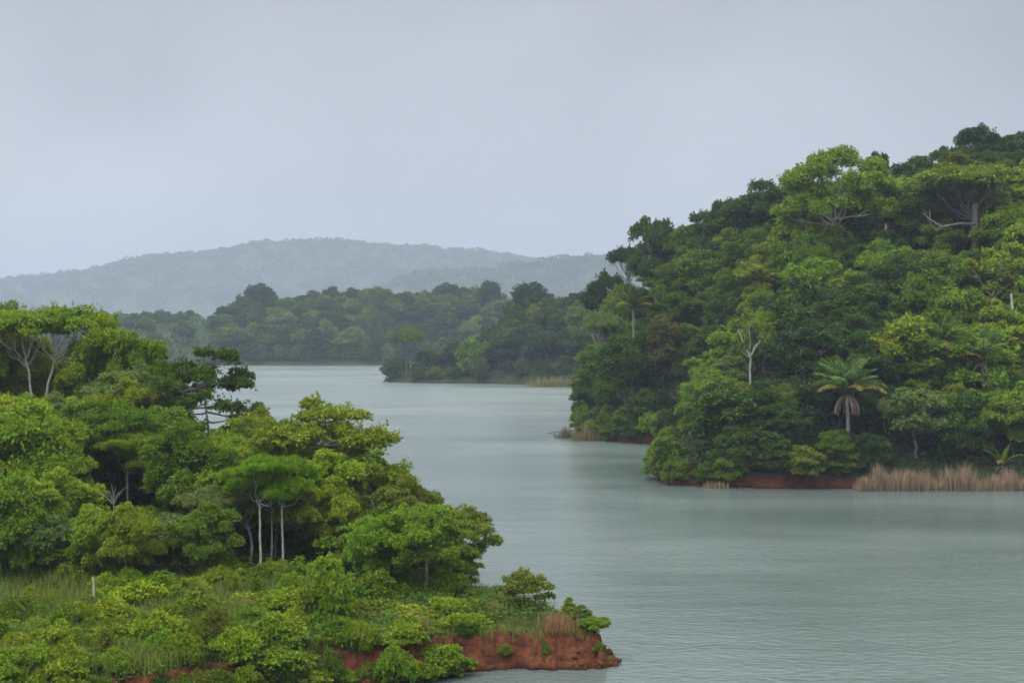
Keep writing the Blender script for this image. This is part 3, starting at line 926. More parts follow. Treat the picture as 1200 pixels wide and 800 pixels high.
# ------------------------------------------------------------------ right hillside
RN = "forest_tree"
RIGHT_SET = [
    (980, 172, 252, 10.2, 'spreading', 'bright green', 'pale', "large pale-limbed spreading tree with a light green crown on the hill skyline", 0),
    (1140, 196, 238, 9.0, 'umbrella', 'olive green', 'grey', "broad flat-topped olive tree on a thick bare grey trunk high on the hill", 0),
    (1150, 145, 292, 6.0, 'round', 'deep green', 'brown', "deep green tree forming the highest point of the hill skyline", 0),
    (1194, 150, 290, 5.0, 'tall', 'deep green', 'brown', "deep green tall tree cut by the right edge on the skyline", 0),
    (1115, 168, 290, 4.5, 'round', 'dark green', 'brown', "dark green rounded tree left of the skyline's highest tree", 1),
    (1078, 180, 286, 4.6, 'tall', 'dark green', 'brown', "dark tall skyline tree between spreading light tree and highest tree", 1),
    (1035, 183, 286, 4.4, 'round', 'deep green', 'brown', "deep green tree peeking over the spreading light tree's right shoulder", 3),
    (768, 250, 303, 5.6, 'round', 'dark green', 'grey', "dark domed tree with sky showing through, left end of the hill skyline", 1),
    (738, 290, 318, 4.4, 'umbrella', 'deep green', 'grey', "small flat dark tree on the skyline below the dark domed tree", 0),
    (708, 316, 328, 4.8, 'round', 'deep green', 'brown', "deep green tree at the foot of the skyline slope", 0),
    (720, 340, 300, 2.6, 'bushy', 'yellow-green', 'brown', "small bright yellow-green crown below the left end of the skyline", 2),
    (895, 214, 288, 7.0, 'round', 'dark green', 'brown', "wide dark green tree on the skyline left of the spreading light tree", 2),
    (842, 238, 296, 6.0, 'round', 'dark green', 'brown', "dark green rounded tree halfway along the hill skyline", 3),
    (808, 260, 298, 4.6, 'tall', 'mid green', 'brown', "mid green slim tree next to the dark domed skyline tree", 1),
    (776, 366, 262, 3.6, 'round', 'rust-brown', 'brown', "brownish leafed tree in the middle of the dark slope", 1),
    (704, 366, 290, 4.2, 'umbrella', 'grey-green', 'pale', "grey-green flat crown on the lobe's upper left side", 0),
    (1162, 290, 218, 4.6, 'sparse', 'yellow-green', 'pale', "light feathery tree with pale stem below the flat-topped olive tree", 0),
    (878, 360, 216, 3.4, 'sparse', 'olive green', 'white', "almost leafless tree with a leaning white trunk mid slope", 0),
    (1000, 315, 226, 5.0, 'round', 'yellow-green', 'brown', "yellow-green rounded tree under the spreading light tree", 1),
    (960, 285, 236, 4.8, 'round', 'mid green', 'brown', "mid green tree at the left foot of the spreading light tree", 0),
    (703, 398, 284, 4.8, 'round', 'mid green', 'brown', "mid green tree at the left edge of the second point", 1),
    (690, 436, 277, 3.6, 'bushy', 'dark green', 'brown', "dark bushy tree overhanging the lake at the second point's edge", 1),
    (722, 352, 296, 5.0, 'round', 'dark green', 'brown', "dark tree in front of the flat dark skyline tree", 0),
    (735, 385, 262, 5.4, 'round', 'dark green', 'brown', "dark broad tree overhanging the water on the second point", 1),
]
for px, top, d, r, style, tone, bark, lab, ix in RIGHT_SET:
    set_tree(MID, right_raw, px, top, d, r, style, tone, bark, RN, "tree", lab, hmin=6, idx=ix)

RIGHT_SKY = np.array([(560, 420), (640, 380), (672, 352), (690, 336), (720, 318), (745, 300), (780, 280), (800, 268), (850, 246), (900, 224), (940, 214), (1060, 198), (1100, 186), (1130, 172), (1200, 160), (1300, 150), (1500, 150)], float)
def occluded(x, y, ztop, fn, canopy=7.0):
    t_ = np.linspace(0.3, 0.97, 60)
    zz = fn(x * t_, y * t_, False)
    can = np.where(zz > 0.5, zz + canopy, 0)
    line = CAMZ + (ztop - CAMZ) * t_
    return bool((can > line).any())

rs = np.random.RandomState(9)
def samp_right():
    while True:
        y = rs.uniform(181, 345)
        x = rs.uniform(10, 0.40 * y)
        px = 600 + F * x / y
        if px > 1222: continue
        s = float(signed_dist(RIGHT_POLY, np.array([x]), np.array([y]))[0])
        if s < 1.0: continue
        return x, y
taken = [(i["x"], i["y"]) for _, i in PLANTS if i["y"] > 170]
right_pts = dart(2600, lambda x, y: 3.7 if y < 215 else 4.5, samp_right, taken)
for x, y in right_pts:
    z = ground_at(right_raw, x, y)
    s = float(signed_dist(RIGHT_POLY, np.array([x]), np.array([y]))[0])
    px = 600 + F * x / y
    cap = CAMZ + (HZ - (np.interp(px, RIGHT_SKY[:, 0], RIGHT_SKY[:, 1]) + rs.uniform(2, 16))) * y / F - z
    if s < 5.5:
        h = rs.uniform(3.5, 6.5); style = weighted(rs, [('bushy', 5), ('round', 1)])
        if px > 985 and s < 2.5: h *= 0.6
    elif s < 18:
        h = rs.uniform(6, 10); style = weighted(rs, [('bushy', 2), ('round', 4), ('layered', 1), ('tall', 1)])
    else:
        h = rs.uniform(8.5, 14); style = weighted(rs, [('round', 6), ('tall', 2), ('layered', 0.9), ('bushy', 1.7)])
    h = min(h, cap, CAMZ + (HZ - clear_row(px, y, 3.0)) * y / F - z)
    if h < 3.0: continue
    if occluded(x, y, z + h, right_raw): continue
    up = (z + h) / 50
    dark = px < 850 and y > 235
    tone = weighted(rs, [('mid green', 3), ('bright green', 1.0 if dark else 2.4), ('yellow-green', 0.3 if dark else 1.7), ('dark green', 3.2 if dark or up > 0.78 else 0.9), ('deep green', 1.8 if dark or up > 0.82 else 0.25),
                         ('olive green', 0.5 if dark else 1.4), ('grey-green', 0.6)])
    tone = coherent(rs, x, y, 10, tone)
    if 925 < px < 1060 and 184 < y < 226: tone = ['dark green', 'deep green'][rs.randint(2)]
    r = np.clip(h * rs.uniform(0.36, 0.48), 2.2, 5.4) * (1.15 if style == 'bushy' else 1)
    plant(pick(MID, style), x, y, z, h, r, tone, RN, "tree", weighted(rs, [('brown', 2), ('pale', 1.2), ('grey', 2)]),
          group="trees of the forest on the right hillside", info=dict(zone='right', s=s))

# bushes that hang over the waterline of the hillside
rs = np.random.RandomState(15)
P_ = np.array(RIGHT_POLY[2:17], float)
for (xa, ya), (xb, yb) in zip(P_[:-1], P_[1:]):
    ln = math.hypot(xb - xa, yb - ya)
    for k in range(int(ln / 2.6)):
        f_ = (k + rs.uniform(0.2, 0.8)) / max(int(ln / 2.6), 1)
        x, y = xa + (xb - xa) * f_, ya + (yb - ya) * f_
        nx_, ny_ = (yb - ya) / ln, -(xb - xa) / ln          # towards the land
        if signed_dist(RIGHT_POLY, np.array([x + nx_]), np.array([y + ny_]))[0] < 0: nx_, ny_ = -nx_, -ny_
        px = 600 + F * x / y
        bank = 885 < px < 1010 and y < 190
        if px > 1010 and y < 190: continue
        off = rs.uniform(2.2, 3.2) if bank else rs.uniform(0.9, 1.8)
        h = rs.uniform(2.2, 3.6) if bank else rs.uniform(2.8, 5.5)
        x, y = x + nx_ * off, y + ny_ * off
        z = max(ground_at(right_raw, x, y) - (0 if bank else 0.8), 0.15)
        if y > 300 or occluded(x, y, z + h, right_raw, 5): continue
        tone = weighted(rs, [('mid green', 3), ('bright green', 2), ('dark green', 2), ('olive green', 1.5), ('yellow-green', 1 if y < 200 else 0.2)])
        plant(pick(MID, 'bushy'), x, y, z, h, rs.uniform(1.7, 2.5), tone, "waterside_shrub", "shrub", 'brown', group="shrubs along the hillside waterline", info=dict(zone='shore'))

# headland in the middle distance
MID_SET = [
    (625, 331, 604, 8.5, 'tall', 'deep green', "tall dark emergent tree on top of the middle headland"),
    (476, 388, 573, 7.0, 'umbrella', 'mid green', "pale green flat-topped tree near the tip of the middle headland"),
    (650, 352, 590, 7.0, 'round', 'deep green', "deep green tree between headland's tallest tree and the hillside"),
    (607, 352, 600, 6.0, 'round', 'dark green', "dark rounded tree left of the headland's tallest tree"),
    (568, 400, 568, 6.0, 'round', 'mid green', "mid green tree in the middle of the headland slope"),
    (645, 350, 592, 8.0, 'round', 'dark green', "dark rounded crown just right of the headland's tallest tree"),
    (667, 348, 578, 8.5, 'tall', 'dark green', "dark tall tree closing the gap between headland and hillside"),
    (688, 342, 572, 8.0, 'round', 'deep green', "deep green crown half behind the hillside's left edge"),
    (642, 388, 562, 6.5, 'round', 'dark green', "dark tree on the headland slope above the reed bed"),
    (664, 396, 556, 6.5, 'round', 'mid green', "mid green tree above the right end of the reed bed"),
    (618, 384, 580, 7.0, 'round', 'dark green', "dark tree right under the headland's tallest tree"),
    (459, 424, 575, 4.0, 'bushy', 'dark green', "dark low tree at the headland's water tip"),
]
for px, top, d, r, style, tone, lab in MID_SET:
    set_tree(FAR, right_raw, px, top, d, r, style, tone, 'brown', "headland_tree", "tree", lab, hmin=5)
MID_SKY = np.array([(440, 440), (455, 424), (480, 408), (513, 408), (553, 394), (590, 374), (605, 360), (640, 352), (680, 345), (720, 340), (760, 330)], float)
rs = np.random.RandomState(21)
def samp_mid():
    while True:
        y = rs.uniform(345, 640)
        x = rs.uniform(-56, 55)
        px = 600 + F * x / y
        if px > 720: continue
        s = float(signed_dist(RIGHT_POLY, np.array([x]), np.array([y]))[0])
        if s < 1.5: continue
        return x, y
taken = [(i["x"], i["y"]) for _, i in PLANTS if i["y"] > 345]
for x, y in dart(900, lambda x, y: 6.0, samp_mid, taken):
    z = ground_at(right_raw, x, y)
    s = float(signed_dist(RIGHT_POLY, np.array([x]), np.array([y]))[0])
    px = 600 + F * x / y
    cap = CAMZ + (HZ - (np.interp(px, MID_SKY[:, 0], MID_SKY[:, 1]) + rs.uniform(0, 9))) * y / F - z
    h = min(rs.uniform(4, 8) if s < 8 else rs.uniform(9, 14), cap)
    if h < 3: continue
    if occluded(x, y, z + h, right_raw): continue
    style = 'bushy' if s < 8 else weighted(rs, [('round', 5), ('tall', 2), ('bushy', 1)])
    tone = weighted(rs, [('mid green', 2), ('dark green', 4), ('deep green', 3), ('olive green', 0.6), ('bright green', 0.5)])
    plant(pick(FAR, style), x, y, z, h, np.clip(h * rs.uniform(0.38, 0.5), 2.8, 6.5), tone, "headland_tree", "tree", group="trees on the middle headland", info=dict(zone='mid', s=s))

# far shore
FAR_SKY = np.array([(-200, 358), (0, 358), (95, 358), (150, 356), (200, 363), (255, 364), (280, 350), (295, 340), (330, 343), (380, 336), (440, 333), (462, 342), (480, 336), (530, 331), (577, 329), (590, 346), (620, 350), (700, 345), (900, 330)], float)
set_tree(FAR, far_raw, 306, 333, 975, 9.5, 'round', 'deep green', 'brown', "distant_tree", "tree", "dark domed tree standing above the far-shore skyline", hmin=12)
set_tree(FAR, far_raw, 326, 368, 930, 8, 'round', 'straw-brown', 'pale', "distant_tree", "tree", "pale straw-coloured crown on the far slope", hmin=10)
set_tree(FAR, far_raw, 572, 329, 975, 8, 'tall', 'deep green', 'brown', "distant_tree", "tree", "tall dark tree at the right end of the far-shore skyline", hmin=12)
set_tree(FAR, far_raw, 523, 332, 985, 8, 'round', 'deep green', 'brown', "distant_tree", "tree", "dark tree in the taller clump of the far-shore skyline", hmin=12)
rs = np.random.RandomState(31)
def samp_far():
    while True:
        y = rs.uniform(868, 1210)
        x = rs.uniform(-0.40 * y, 0.08 * y)
        s = float(signed_dist(FAR_POLY, np.array([x]), np.array([y]))[0])
        if s < 3: continue
        return x, y
taken = [(i["x"], i["y"]) for _, i in PLANTS if i["y"] > 800]
n_far = 0
row = []
for k in range(62):
    px = 262 + k * 4.6 + rs.uniform(-1.5, 1.5)
    y = 871 + rs.uniform(2, 9) + (3 if px > 560 else 0)
    row.append(((px - 600) / F * y, y))
def samp_slope():
    while True:
        x, y = samp_far()
        if y < 1000 and 250 < 600 + F * x / y < 690: return x, y
slope = dart(2500, lambda x, y: 8.6, samp_slope, taken + row)[:150]
for x, y in row + slope + dart(2600, lambda x, y: 9.5 if y < 960 else 12, samp_far, taken + row + slope):
    z = ground_at(far_raw, x, y)
    s = float(signed_dist(FAR_POLY, np.array([x]), np.array([y]))[0])
    px = 600 + F * x / y
    cap = CAMZ + (HZ - (np.interp(px, FAR_SKY[:, 0], FAR_SKY[:, 1]) + rs.uniform(0, 8))) * y / F - z
    h = min(rs.uniform(6, 10) if s < 10 else rs.uniform(11, 17), cap)
    if h < 5: continue
    if occluded(x, y, z + h, far_raw, 5): continue
    if px < 290 and z + h < CAMZ + (HZ - 420) * y / F: continue
    if n_far > 285: break
    n_far += 1
    style = 'bushy' if s < 10 else weighted(rs, [('round', 5), ('tall', 2), ('bushy', 1.5)])
    tone = weighted(rs, [('mid green', 2.5), ('dark green', 4), ('deep green', 2), ('olive green', 0.8), ('grey-green', 0.8)])
    plant(pick(FAR, style), x, y, z, h, np.clip(h * rs.uniform(0.42, 0.58), 4.5, 8.5), tone, "distant_tree", "tree", group="trees of the far-shore forest", info=dict(zone='far', s=s))

# forest on the hazy ridges: one mass each
def ridge_forest(rg, n, seed, label):
    fn, xs, ys = rg
    r_ = np.random.RandomState(seed)
    cards = []
    w = (ys[-1] - ys[0]) / 2
    for i in range(n):
        x = r_.uniform(xs[0], xs[-1] * 0.25)
        y = ys.mean() - w * (0.0 if i % 3 == 0 else r_.uniform(0, 0.6))
        z = float(fn(np.array([[x]]), np.array([[y]]))[0, 0])
        h, r = 10 + 14 * r_.rand() ** 2, r_.uniform(9, 22)
        k = 90
        u = rnd_unit(r_, k)
        pos = np.array([x, y, z + h * 0.3]) + u * np.array([r, r, h * 0.6])
        cards.append(leaf_cards(pos, unit(u + rnd_unit(r_, k) * 0.8), unit(u + np.array([0, 0, 0.6])), np.full(k, 8.0), np.full(k, 6.0)))
    v = np.concatenate(cards).reshape(-1, 3)
    o = mesh_obj("ridge_forest", mesh_from("ridge_forest", v, np.arange(len(v)).reshape(-1, 4), M_LEAF_FAR), color=TONES['dark green'])
    tag(o, label, "forest", kind="stuff")
ridge_forest(ridge_a, 1700, 41, "forest on the long pale ridge dissolving into haze")
ridge_forest(ridge_b, 1000, 42, "forest on the lower hazy ridge")

# ------------------------------------------------------------------ palms
def frond_mesh(seed, length, arch, droop, n_pair=42, wide=0.075, leaf=0.95, start=82):
    r_ = np.random.RandomState(seed)
    t_ = np.linspace(0, 1, 10)
    ang = np.radians(start) - arch * t_ ** (1.6 if start > 45 else 1.2)
    p = np.zeros((10, 3))
    st = length / 9
    for i in range(1, 10):
        p[i] = p[i - 1] + st * np.array([np.cos(ang[i]), 0, np.sin(ang[i])])
    parts = [tube(p, np.linspace(0.07, 0.015, 10), 4)]
    cards = []
    for k in range(n_pair):
        u = 0.05 + 0.95 * k / (n_pair - 1)
        c = np.array([np.interp(u, t_, p[:, i]) for i in range(3)])
        tg = unit(np.array([np.interp(min(u + 0.03, 1), t_, p[:, i]) for i in range(3)]) - np.array([np.interp(u - 0.03, t_, p[:, i]) for i in range(3)]))
        ll = leaf * (0.35 + 0.65 * np.sin(np.pi * min(0.22 + u * 0.78, 1)) ** 0.7)
        for sd in (-1, 1):
            dr = unit(tg * 0.55 + np.array([0, sd, 0]) * 0.9 + np.array([0, 0, -droop]) + r_.normal(size=3) * 0.08)
            cards.append(leaf_cards(c[None], dr[None], unit(np.array([[0.1, 0, 1.0]]) + r_.normal(size=(1, 3)) * 0.15), np.array([ll]), np.array([wide * 2.2])))
    cv = np.concatenate(cards).reshape(-1, 3)
    v, q = join([parts[0], (cv, np.arange(len(cv)).reshape(-1, 4))])
    return mesh_from("frond", v, q, M_LEAF)
FRONDS = [frond_mesh(1, 5.2, 0.55, 0.25), frond_mesh(2, 5.4, 0.95, 0.4), frond_mesh(3, 5.0, 1.4, 0.6), frond_mesh(4, 5.0, 2.2, 0.7)]
DEAD_FROND = frond_mesh(5, 3.3, 1.55, 1.2, 26, 0.07, 0.5, start=5)
tr_v, tr_q = tube(np.array([(0.0, 0, -1), (0.05, 0, 1), (0.12, 0.04, 3), (0.1, 0.05, 5), (0.0, 0, 7.0)]), [0.34, 0.26, 0.22, 0.22, 0.27], 8)
PALM_TRUNK = mesh_from("palm_trunk", tr_v, tr_q, M_BARK, smooth=True)

def palm(px, crown_row, d, size, n_fr, n_dead, tone, label, seed, trunk=True, upright=True):
    r_ = np.random.RandomState(seed)
    x, y, z = at_px(right_raw, px, d)
    zc = CAMZ + (HZ - crown_row) * d / F
    root = bpy.data.objects.new("palm_tree", None)
    COL.objects.link(root)
    root.location = (x, y, z)
    tag(root, label, "palm tree")
    hc = max(zc - z, 0.5)
    if trunk:
        tr_ = mesh_obj("trunk", PALM_TRUNK, root, BARKS['grey'])
        tr_.scale = (size, size, hc / 7.0)
    for i in range(n_fr):
        k = i / max(n_fr - 1, 1)
        me_ = FRONDS[min(2, int(k * 2.6))]
        c = np.array(TONES[tone]) * r_.uniform(0.8, 1.25)
        if k > 0.85: c = np.array((0.16, 0.14, 0.03))
        fr = mesh_obj("frond", me_, root, c, (0, 0, hc))
        fr.rotation_euler = (0, 0.75 * k ** 1.2 + r_.uniform(-0.08, 0.08), i * 2.399 + r_.uniform(-0.2, 0.2))
        s_ = size * r_.uniform(0.88, 1.1)
        fr.scale = (s_, s_, s_)
    for i in range(n_dead):
        fr = mesh_obj("dead_frond", DEAD_FROND, root, np.array((0.26, 0.20, 0.16)) * r_.uniform(0.7, 1.3), (0, 0, hc - 0.1))
        fr.rotation_euler = (0, r_.uniform(-0.15, 0.2), i * 6.283 / n_dead + r_.uniform(-0.3, 0.3))
        fr.scale = (size * 0.7, size * 0.7, size * 1.05)
    x_, y_ = px_of(x, y, z + hc)
    PLANTS.append((root, dict(fixed=True, px=x_, py=y_, x=x, y=y)))

palm(993, 462, 186.5, 1.12, 28, 16, 'palm green', "tallest palm with a feathery plume and a skirt of dead brown fronds", 1)
palm(1100, 408, 200, 1.15, 16, 4, 'mid green', "palm with yellowing fronds on the slope above the reeds", 2)
palm(1152, 424, 197, 1.1, 15, 4, 'grey-green', "grey-green palm to the right of the yellowing palm", 3)
palm(1174, 545, 183.2, 0.55, 9, 2, 'yellow-green', "small young yellow palm just behind the reeds", 4)
palm(742, 362, 273, 0.95, 15, 0, 'dark green', "palm on the upper slope of the dark second point", 5)
palm(1060, 395, 205, 0.8, 13, 2, 'mid green', "half hidden palm left of the yellowing palm", 6)
palm(800, 330, 285, 0.9, 13, 2, 'mid green', "palm poking out of the dark slope under the domed skyline tree", 7)

# ------------------------------------------------------------------ reeds, grass, undergrowth
def blades(r_, xy, z, h, w, lean, mat, name):
    n = len(xy)
    a_ = r_.uniform(0, 6.283, n)
    d0 = np.stack([np.cos(a_), np.sin(a_), np.zeros(n)], -1)
    up = np.array([0, 0, 1.0])
    base = np.column_stack([xy, z])
    sd = np.stack([-np.sin(a_), np.cos(a_), np.zeros(n)], -1) * (w * 0.5)[:, None]
    mid = base + up * (h * 0.55)[:, None] + d0 * (h * lean * 0.25)[:, None]
    tip = base + up * h[:, None] + d0 * (h * lean)[:, None]
    v = np.empty((n, 6, 3))
    v[:, 0], v[:, 1] = base - sd, base + sd
    v[:, 2], v[:, 3] = mid + sd * 0.9, mid - sd * 0.9
    v[:, 4], v[:, 5] = tip + sd * 0.15, tip - sd * 0.15
    i = np.arange(n)[:, None] * 6
    q = np.concatenate([i + np.array([[0, 1, 2, 3]]), i + np.array([[3, 2, 4, 5]])])
    return mesh_from(name, v.reshape(-1, 3), q, mat)

M_REED = leaf_material("dry_reed", 0.25, 0.4, 0.6)
def reed_clump(px, width, d, hgt, label, seed, tint, n=1100, fn=right_raw, group=None):
    r_ = np.random.RandomState(seed)
    x = (px - 600) / F * d
    xy = np.column_stack([np.clip(r_.normal(0, width * 0.36, n), -width * 0.6, width * 0.6), np.clip(r_.normal(0, 0.9, n), -1.6, 1.6)])
    k = np.exp(-(xy[:, 0] / (width * 0.6)) ** 2)
    h = hgt * 0.7 * (0.3 + 0.7 * k) * r_.uniform(0.45, 1.2, n) * (1 + 0.25 * np.sin(xy[:, 0] * 2.3 + seed))
    me_ = blades(r_, xy, np.zeros(n), h, np.full(n, 0.065), r_.uniform(0.02, 0.7, n) ** 1.5, M_REED, "reed_clump")
    o = mesh_obj("reed_clump", me_, None, tint, (x, d, 0.05))
    tag(o, label, "reeds", group)
for i, (px, wd, hg, lab) in enumerate([(1036, 4.6, 3.7, "dry straw-pink reed clump next to the red bank, first in the row"), (1074, 3.6, 3.4, "dry reed clump between the first and tallest clumps"),
                                       (1124, 4.8, 3.9, "tallest dry reed clump under the palms"), (1178, 4.4, 3.2, "dry reed clump by the right edge below the young yellow palm"),
                                       (1012, 1.8, 1.8, "short dry reed tuft touching the end of the red bank"), (1225, 4.4, 3.2, "dry reed clump cut off at the right edge")]):
    reed_clump(px, wd, 179.6, hg, lab, 60 + i, (0.24, 0.175, 0.125), group="dry reeds along the right bank")
reed_clump(648, 17, 522, 5.0, "light green-brown reed bed where headland meets hillside", 71, (0.20, 0.19, 0.07), 1500)
reed_clump(690, 5, 262, 3.4, "dry brown reeds on the low spit of the second point", 72, (0.17, 0.13, 0.07), 600)
reed_clump(668, 5, 268, 2.6, "thin olive reeds at the outer end of the spit", 73, (0.10, 0.10, 0.05), 400)
reed_clump(838, 2.6, 182.2, 1.4, "small dry reed tuft at the waterline left of the red bank", 74, (0.22, 0.17, 0.10), 260)

# grass on the point
r_ = np.random.RandomState(81)
n = 110000
gx, gy = np.where(r_.rand(n) < 0.55, r_.uniform(-16, 7, n), r_.uniform(-38, -10, n)), r_.uniform(72, 98, n)
s = signed_dist(LEFT_POLY, gx, gy)
gz = left_raw(gx, gy)
top = np.maximum(left_surf(gx, gy), 1.2)
k = (s > 0.3) & (gz > top - 0.5) & (r_.rand(n) < 0.45 + 0.5 * smooth(-0.3, 0.4, vnoise(gx * 0.6, gy * 0.6, 4)))
gx, gy, gz = gx[k], gy[k], gz[k]
hh = (0.28 + 0.7 * smooth(-10, -18, gx)) + 0.42 * smooth(-0.6, 0.8, fbm(gx * 0.5, gy * 0.5, 6)) * r_.uniform(0.5, 1.3, len(gx))
o = mesh_obj("grass", blades(r_, np.column_stack([gx, gy]), gz - 0.03, hh, np.full(len(gx), 0.045), r_.uniform(0.05, 0.6, len(gx)), M_GRASS, "grass"))
tag(o, "yellow-green grass on the flat top of the red-edged point", "grass", kind="stuff")

# dry straw stalks: a few tufts
for i, (px, d, lab) in enumerate([(285, 88, "brownish dry grass tuft among the shrubs above the red bank"), (480, 84.6, "rusty dry grass tuft on the edge of the bank"), (570, 88, "dry reddish grass tuft left of the round bush"), (655, 85.2, "dry grass stalks between the round bush and the tip")]):
    x, y, z = at_px(left_raw, px, d)
    q_ = np.random.RandomState(90 + i)
    xy = q_.normal(0, 0.5, (260, 2))
    me_ = blades(q_, xy, np.zeros(260), q_.uniform(0.5, 1.3, 260), np.full(260, 0.035), q_.uniform(0.05, 0.5, 260), M_REED, "dry_grass_tuft")
    tag(mesh_obj("dry_grass_tuft", me_, None, (0.22, 0.12, 0.07), (x, y, z)), lab, "grass tuft")

def undergrowth(fn, poly, n, bx, by, lf, hgt, seed, label, color, smin=1.0, cull=None):
    q_ = np.random.RandomState(seed)
    x, y = q_.uniform(*bx, n), q_.uniform(*by, n)
    s = signed_dist(poly, x, y)
    k = (s > smin) & (np.abs(x) < 0.42 * y)
    if cull is not None: k &= cull(x, y)
    x, y, s = x[k], y[k], s[k]
    z = fn(x, y)
    lift = hgt * q_.rand(len(x)) * (0.55 + 0.45 * fbm(x * 0.25, y * 0.25, 3)) * np.minimum(s / 3 + 0.2, 1)
    u = rnd_unit(q_, len(x)); u[:, 2] = np.abs(u[:, 2]) * 0.4
    nor = unit(np.array([0, -0.2, 1.0]) + 0.55 * rnd_unit(q_, len(x)))
    kk = q_.uniform(0.7, 1.3, len(x))
    v = leaf_cards(np.column_stack([x, y, z + lift]), unit(u), nor, lf * kk, lf * 0.6 * kk).reshape(-1, 3)
    o = mesh_obj("undergrowth", mesh_from("undergrowth", v, np.arange(len(v)).reshape(-1, 4), M_LEAF), color=color)
    tag(o, label, "undergrowth", kind="stuff")
undergrowth(left_raw, LEFT_POLY, 230000, (-62, 6), (62, 150), 0.21, 1.3, 101, "tangled low leaves under the trees of the near peninsula", (0.055, 0.105, 0.010), 0.3,
            lambda x, y: ((600 + F * x / y) < 345) | (signed_dist(LEFT_POLY, x, y) > 2.5))
undergrowth(right_raw, RIGHT_POLY, 110000, (8, 140), (180, 345), 0.62, 3.2, 102, "leafy undergrowth below the hillside forest", (0.022, 0.05, 0.01), 0.9)
undergrowth(right_raw, RIGHT_POLY, 40000, (-60, 60), (345, 640), 1.0, 4.0, 103, "leafy undergrowth below the headland trees", (0.035, 0.075, 0.016), 0.8)
undergrowth(far_raw, FAR_POLY, 60000, (-480, 110), (866, 1210), 2.4, 7.0, 104, "leafy undergrowth below the far-shore trees", (0.035, 0.075, 0.02), 2.0)

# clods and stones fallen from the red bank
r_ = np.random.RandomState(111)
parts = []
P_ = np.array(LEFT_POLY[2:12], float)
base_v = np.array([(-1, -1, -1), (1, -1, -1), (1, 1, -1), (-1, 1, -1), (-1, -1, 1), (1, -1, 1), (1, 1, 1), (-1, 1, 1)], float) * 0.6
base_q = np.array([(0, 3, 2, 1), (4, 5, 6, 7), (0, 1, 5, 4), (1, 2, 6, 5), (2, 3, 7, 6), (3, 0, 4, 7)])
for i in range(420):
    k = r_.randint(len(P_) - 1); f_ = r_.rand()
    p_ = P_[k] * (1 - f_) + P_[k + 1] * f_ + r_.normal(0, 0.45, 2)
    zz = float(left_raw(np.array([p_[0]]), np.array([p_[1]]))[0])
    if zz < -0.25 or zz > 1.5: continue
    sz = 0.05 + 0.16 * r_.rand() ** 3
    v = base_v * r_.uniform(0.55, 1.25, (8, 3)) * sz
    a_ = r_.uniform(0, 6.28)
    v = np.column_stack([v[:, 0] * math.cos(a_) - v[:, 1] * math.sin(a_), v[:, 0] * math.sin(a_) + v[:, 1] * math.cos(a_), v[:, 2] * 0.7])
    parts.append((v + np.array([p_[0], p_[1], zz + sz * 0.1]), base_q))
v, q = join(parts)
M_CLOD = ground_material("red_clods", (0.06, 0.02, 0.012), (0.20, 0.075, 0.03), (0.06, 0.02, 0.012), (0.18, 0.065, 0.03))
tag(mesh_obj("rubble", mesh_from("rubble", v, q, M_CLOD)), "red earth clods fallen at the foot of the bank", "rubble", kind="stuff")

# ------------------------------------------------------------------ dead wood, stems, stones
def dead_wood(name, pts_list, radii, loc, label, bark, cat_):
    v, q = join([tube(np.array(p), np.linspace(r0, r1, len(p)), 6) for p, (r0, r1) in zip(pts_list, radii)])
    o = mesh_obj(name, mesh_from(name, v, q, M_BARK, smooth=True), None, BARKS[bark], loc)
    tag(o, label, cat_)
    return o
x, y, z = at_px(left_raw, 252, 79.6)
dead_wood("dead_branch", [[(-.4, 0, -.3), (-.1, -.1, .2), (.2, 0, .7), (.9, 0, 1.0)], [(-.1, -.1, .2), (-.5, 0, .5), (-.9, 0, .6)], [(0.2, 0, .7), (.1, 0, 1.1), (.3, 0, 1.4)], [(0, 0, .4), (.5, -.1, .4), (1.0, -.1, .5)]],
          [(.06, .02), (.035, .01), (.03, .01), (.03, .01)], (x, y - 0.8, z - 0.6), "bleached dead branch sticking out of the shrubs above the water", 'pale', "dead branch")
x, y, z = at_px(left_raw, 140, 97)
zc = CAMZ + (HZ - 588) * 97 / F
q_ = np.random.RandomState(3)
tw = [[(0, 0, zc - z - 6), (0.1, 0, zc - z - 2), (0, 0, zc - z)]]
rd = [(.06, .04)]
for i in range(15):
    e_x, e_z = q_.uniform(-1.2, 1.3), q_.uniform(0.4, 1.5)
    tw.append([(0, 0, zc - z), (e_x * 0.4, q_.uniform(-.2, .2), zc - z + e_z * 0.55), (e_x, q_.uniform(-.4, .4), zc - z + e_z)])
    rd.append((.026, .009))
dead_wood("dead_tree", tw, rd, (x, y - 1.5, z), "small dead tree of bare grey twigs below the broad feathery tree", 'grey', "dead tree")
x, y, z = at_px(left_raw, 109, 88.5)
dead_wood("wooden_post", [[(0, 0, -.3), (.03, 0, .8), (.0, 0, 1.9), (-.05, 0, 2.15)]], [(.075, .05)], (x, y, z), "weathered pale post standing in the low green growth", 'pale', "post")
x, y, z = at_px(left_raw, 258, 90)
dead_wood("bare_stick", [[(0, 0, -.2), (.02, 0, .8), (.05, 0, 1.7)]], [(.04, .02)], (x, y, z), "thin bare stick rising from the low green growth", 'grey', "stick")
x, y, z = at_px(left_raw, 523, 81.8)
dead_wood("bare_stick", [[(0, 0, -.3), (.03, 0, .8), (0.0, 0, 1.6)], [(.03, 0, .9), (.25, 0, 1.3)]], [(.035, .02), (.02, .01)], (x, y, max(z, 0)), "thin pale stem standing against the red bank", 'pale', "stick")
x = (655 - 600) / F * 281
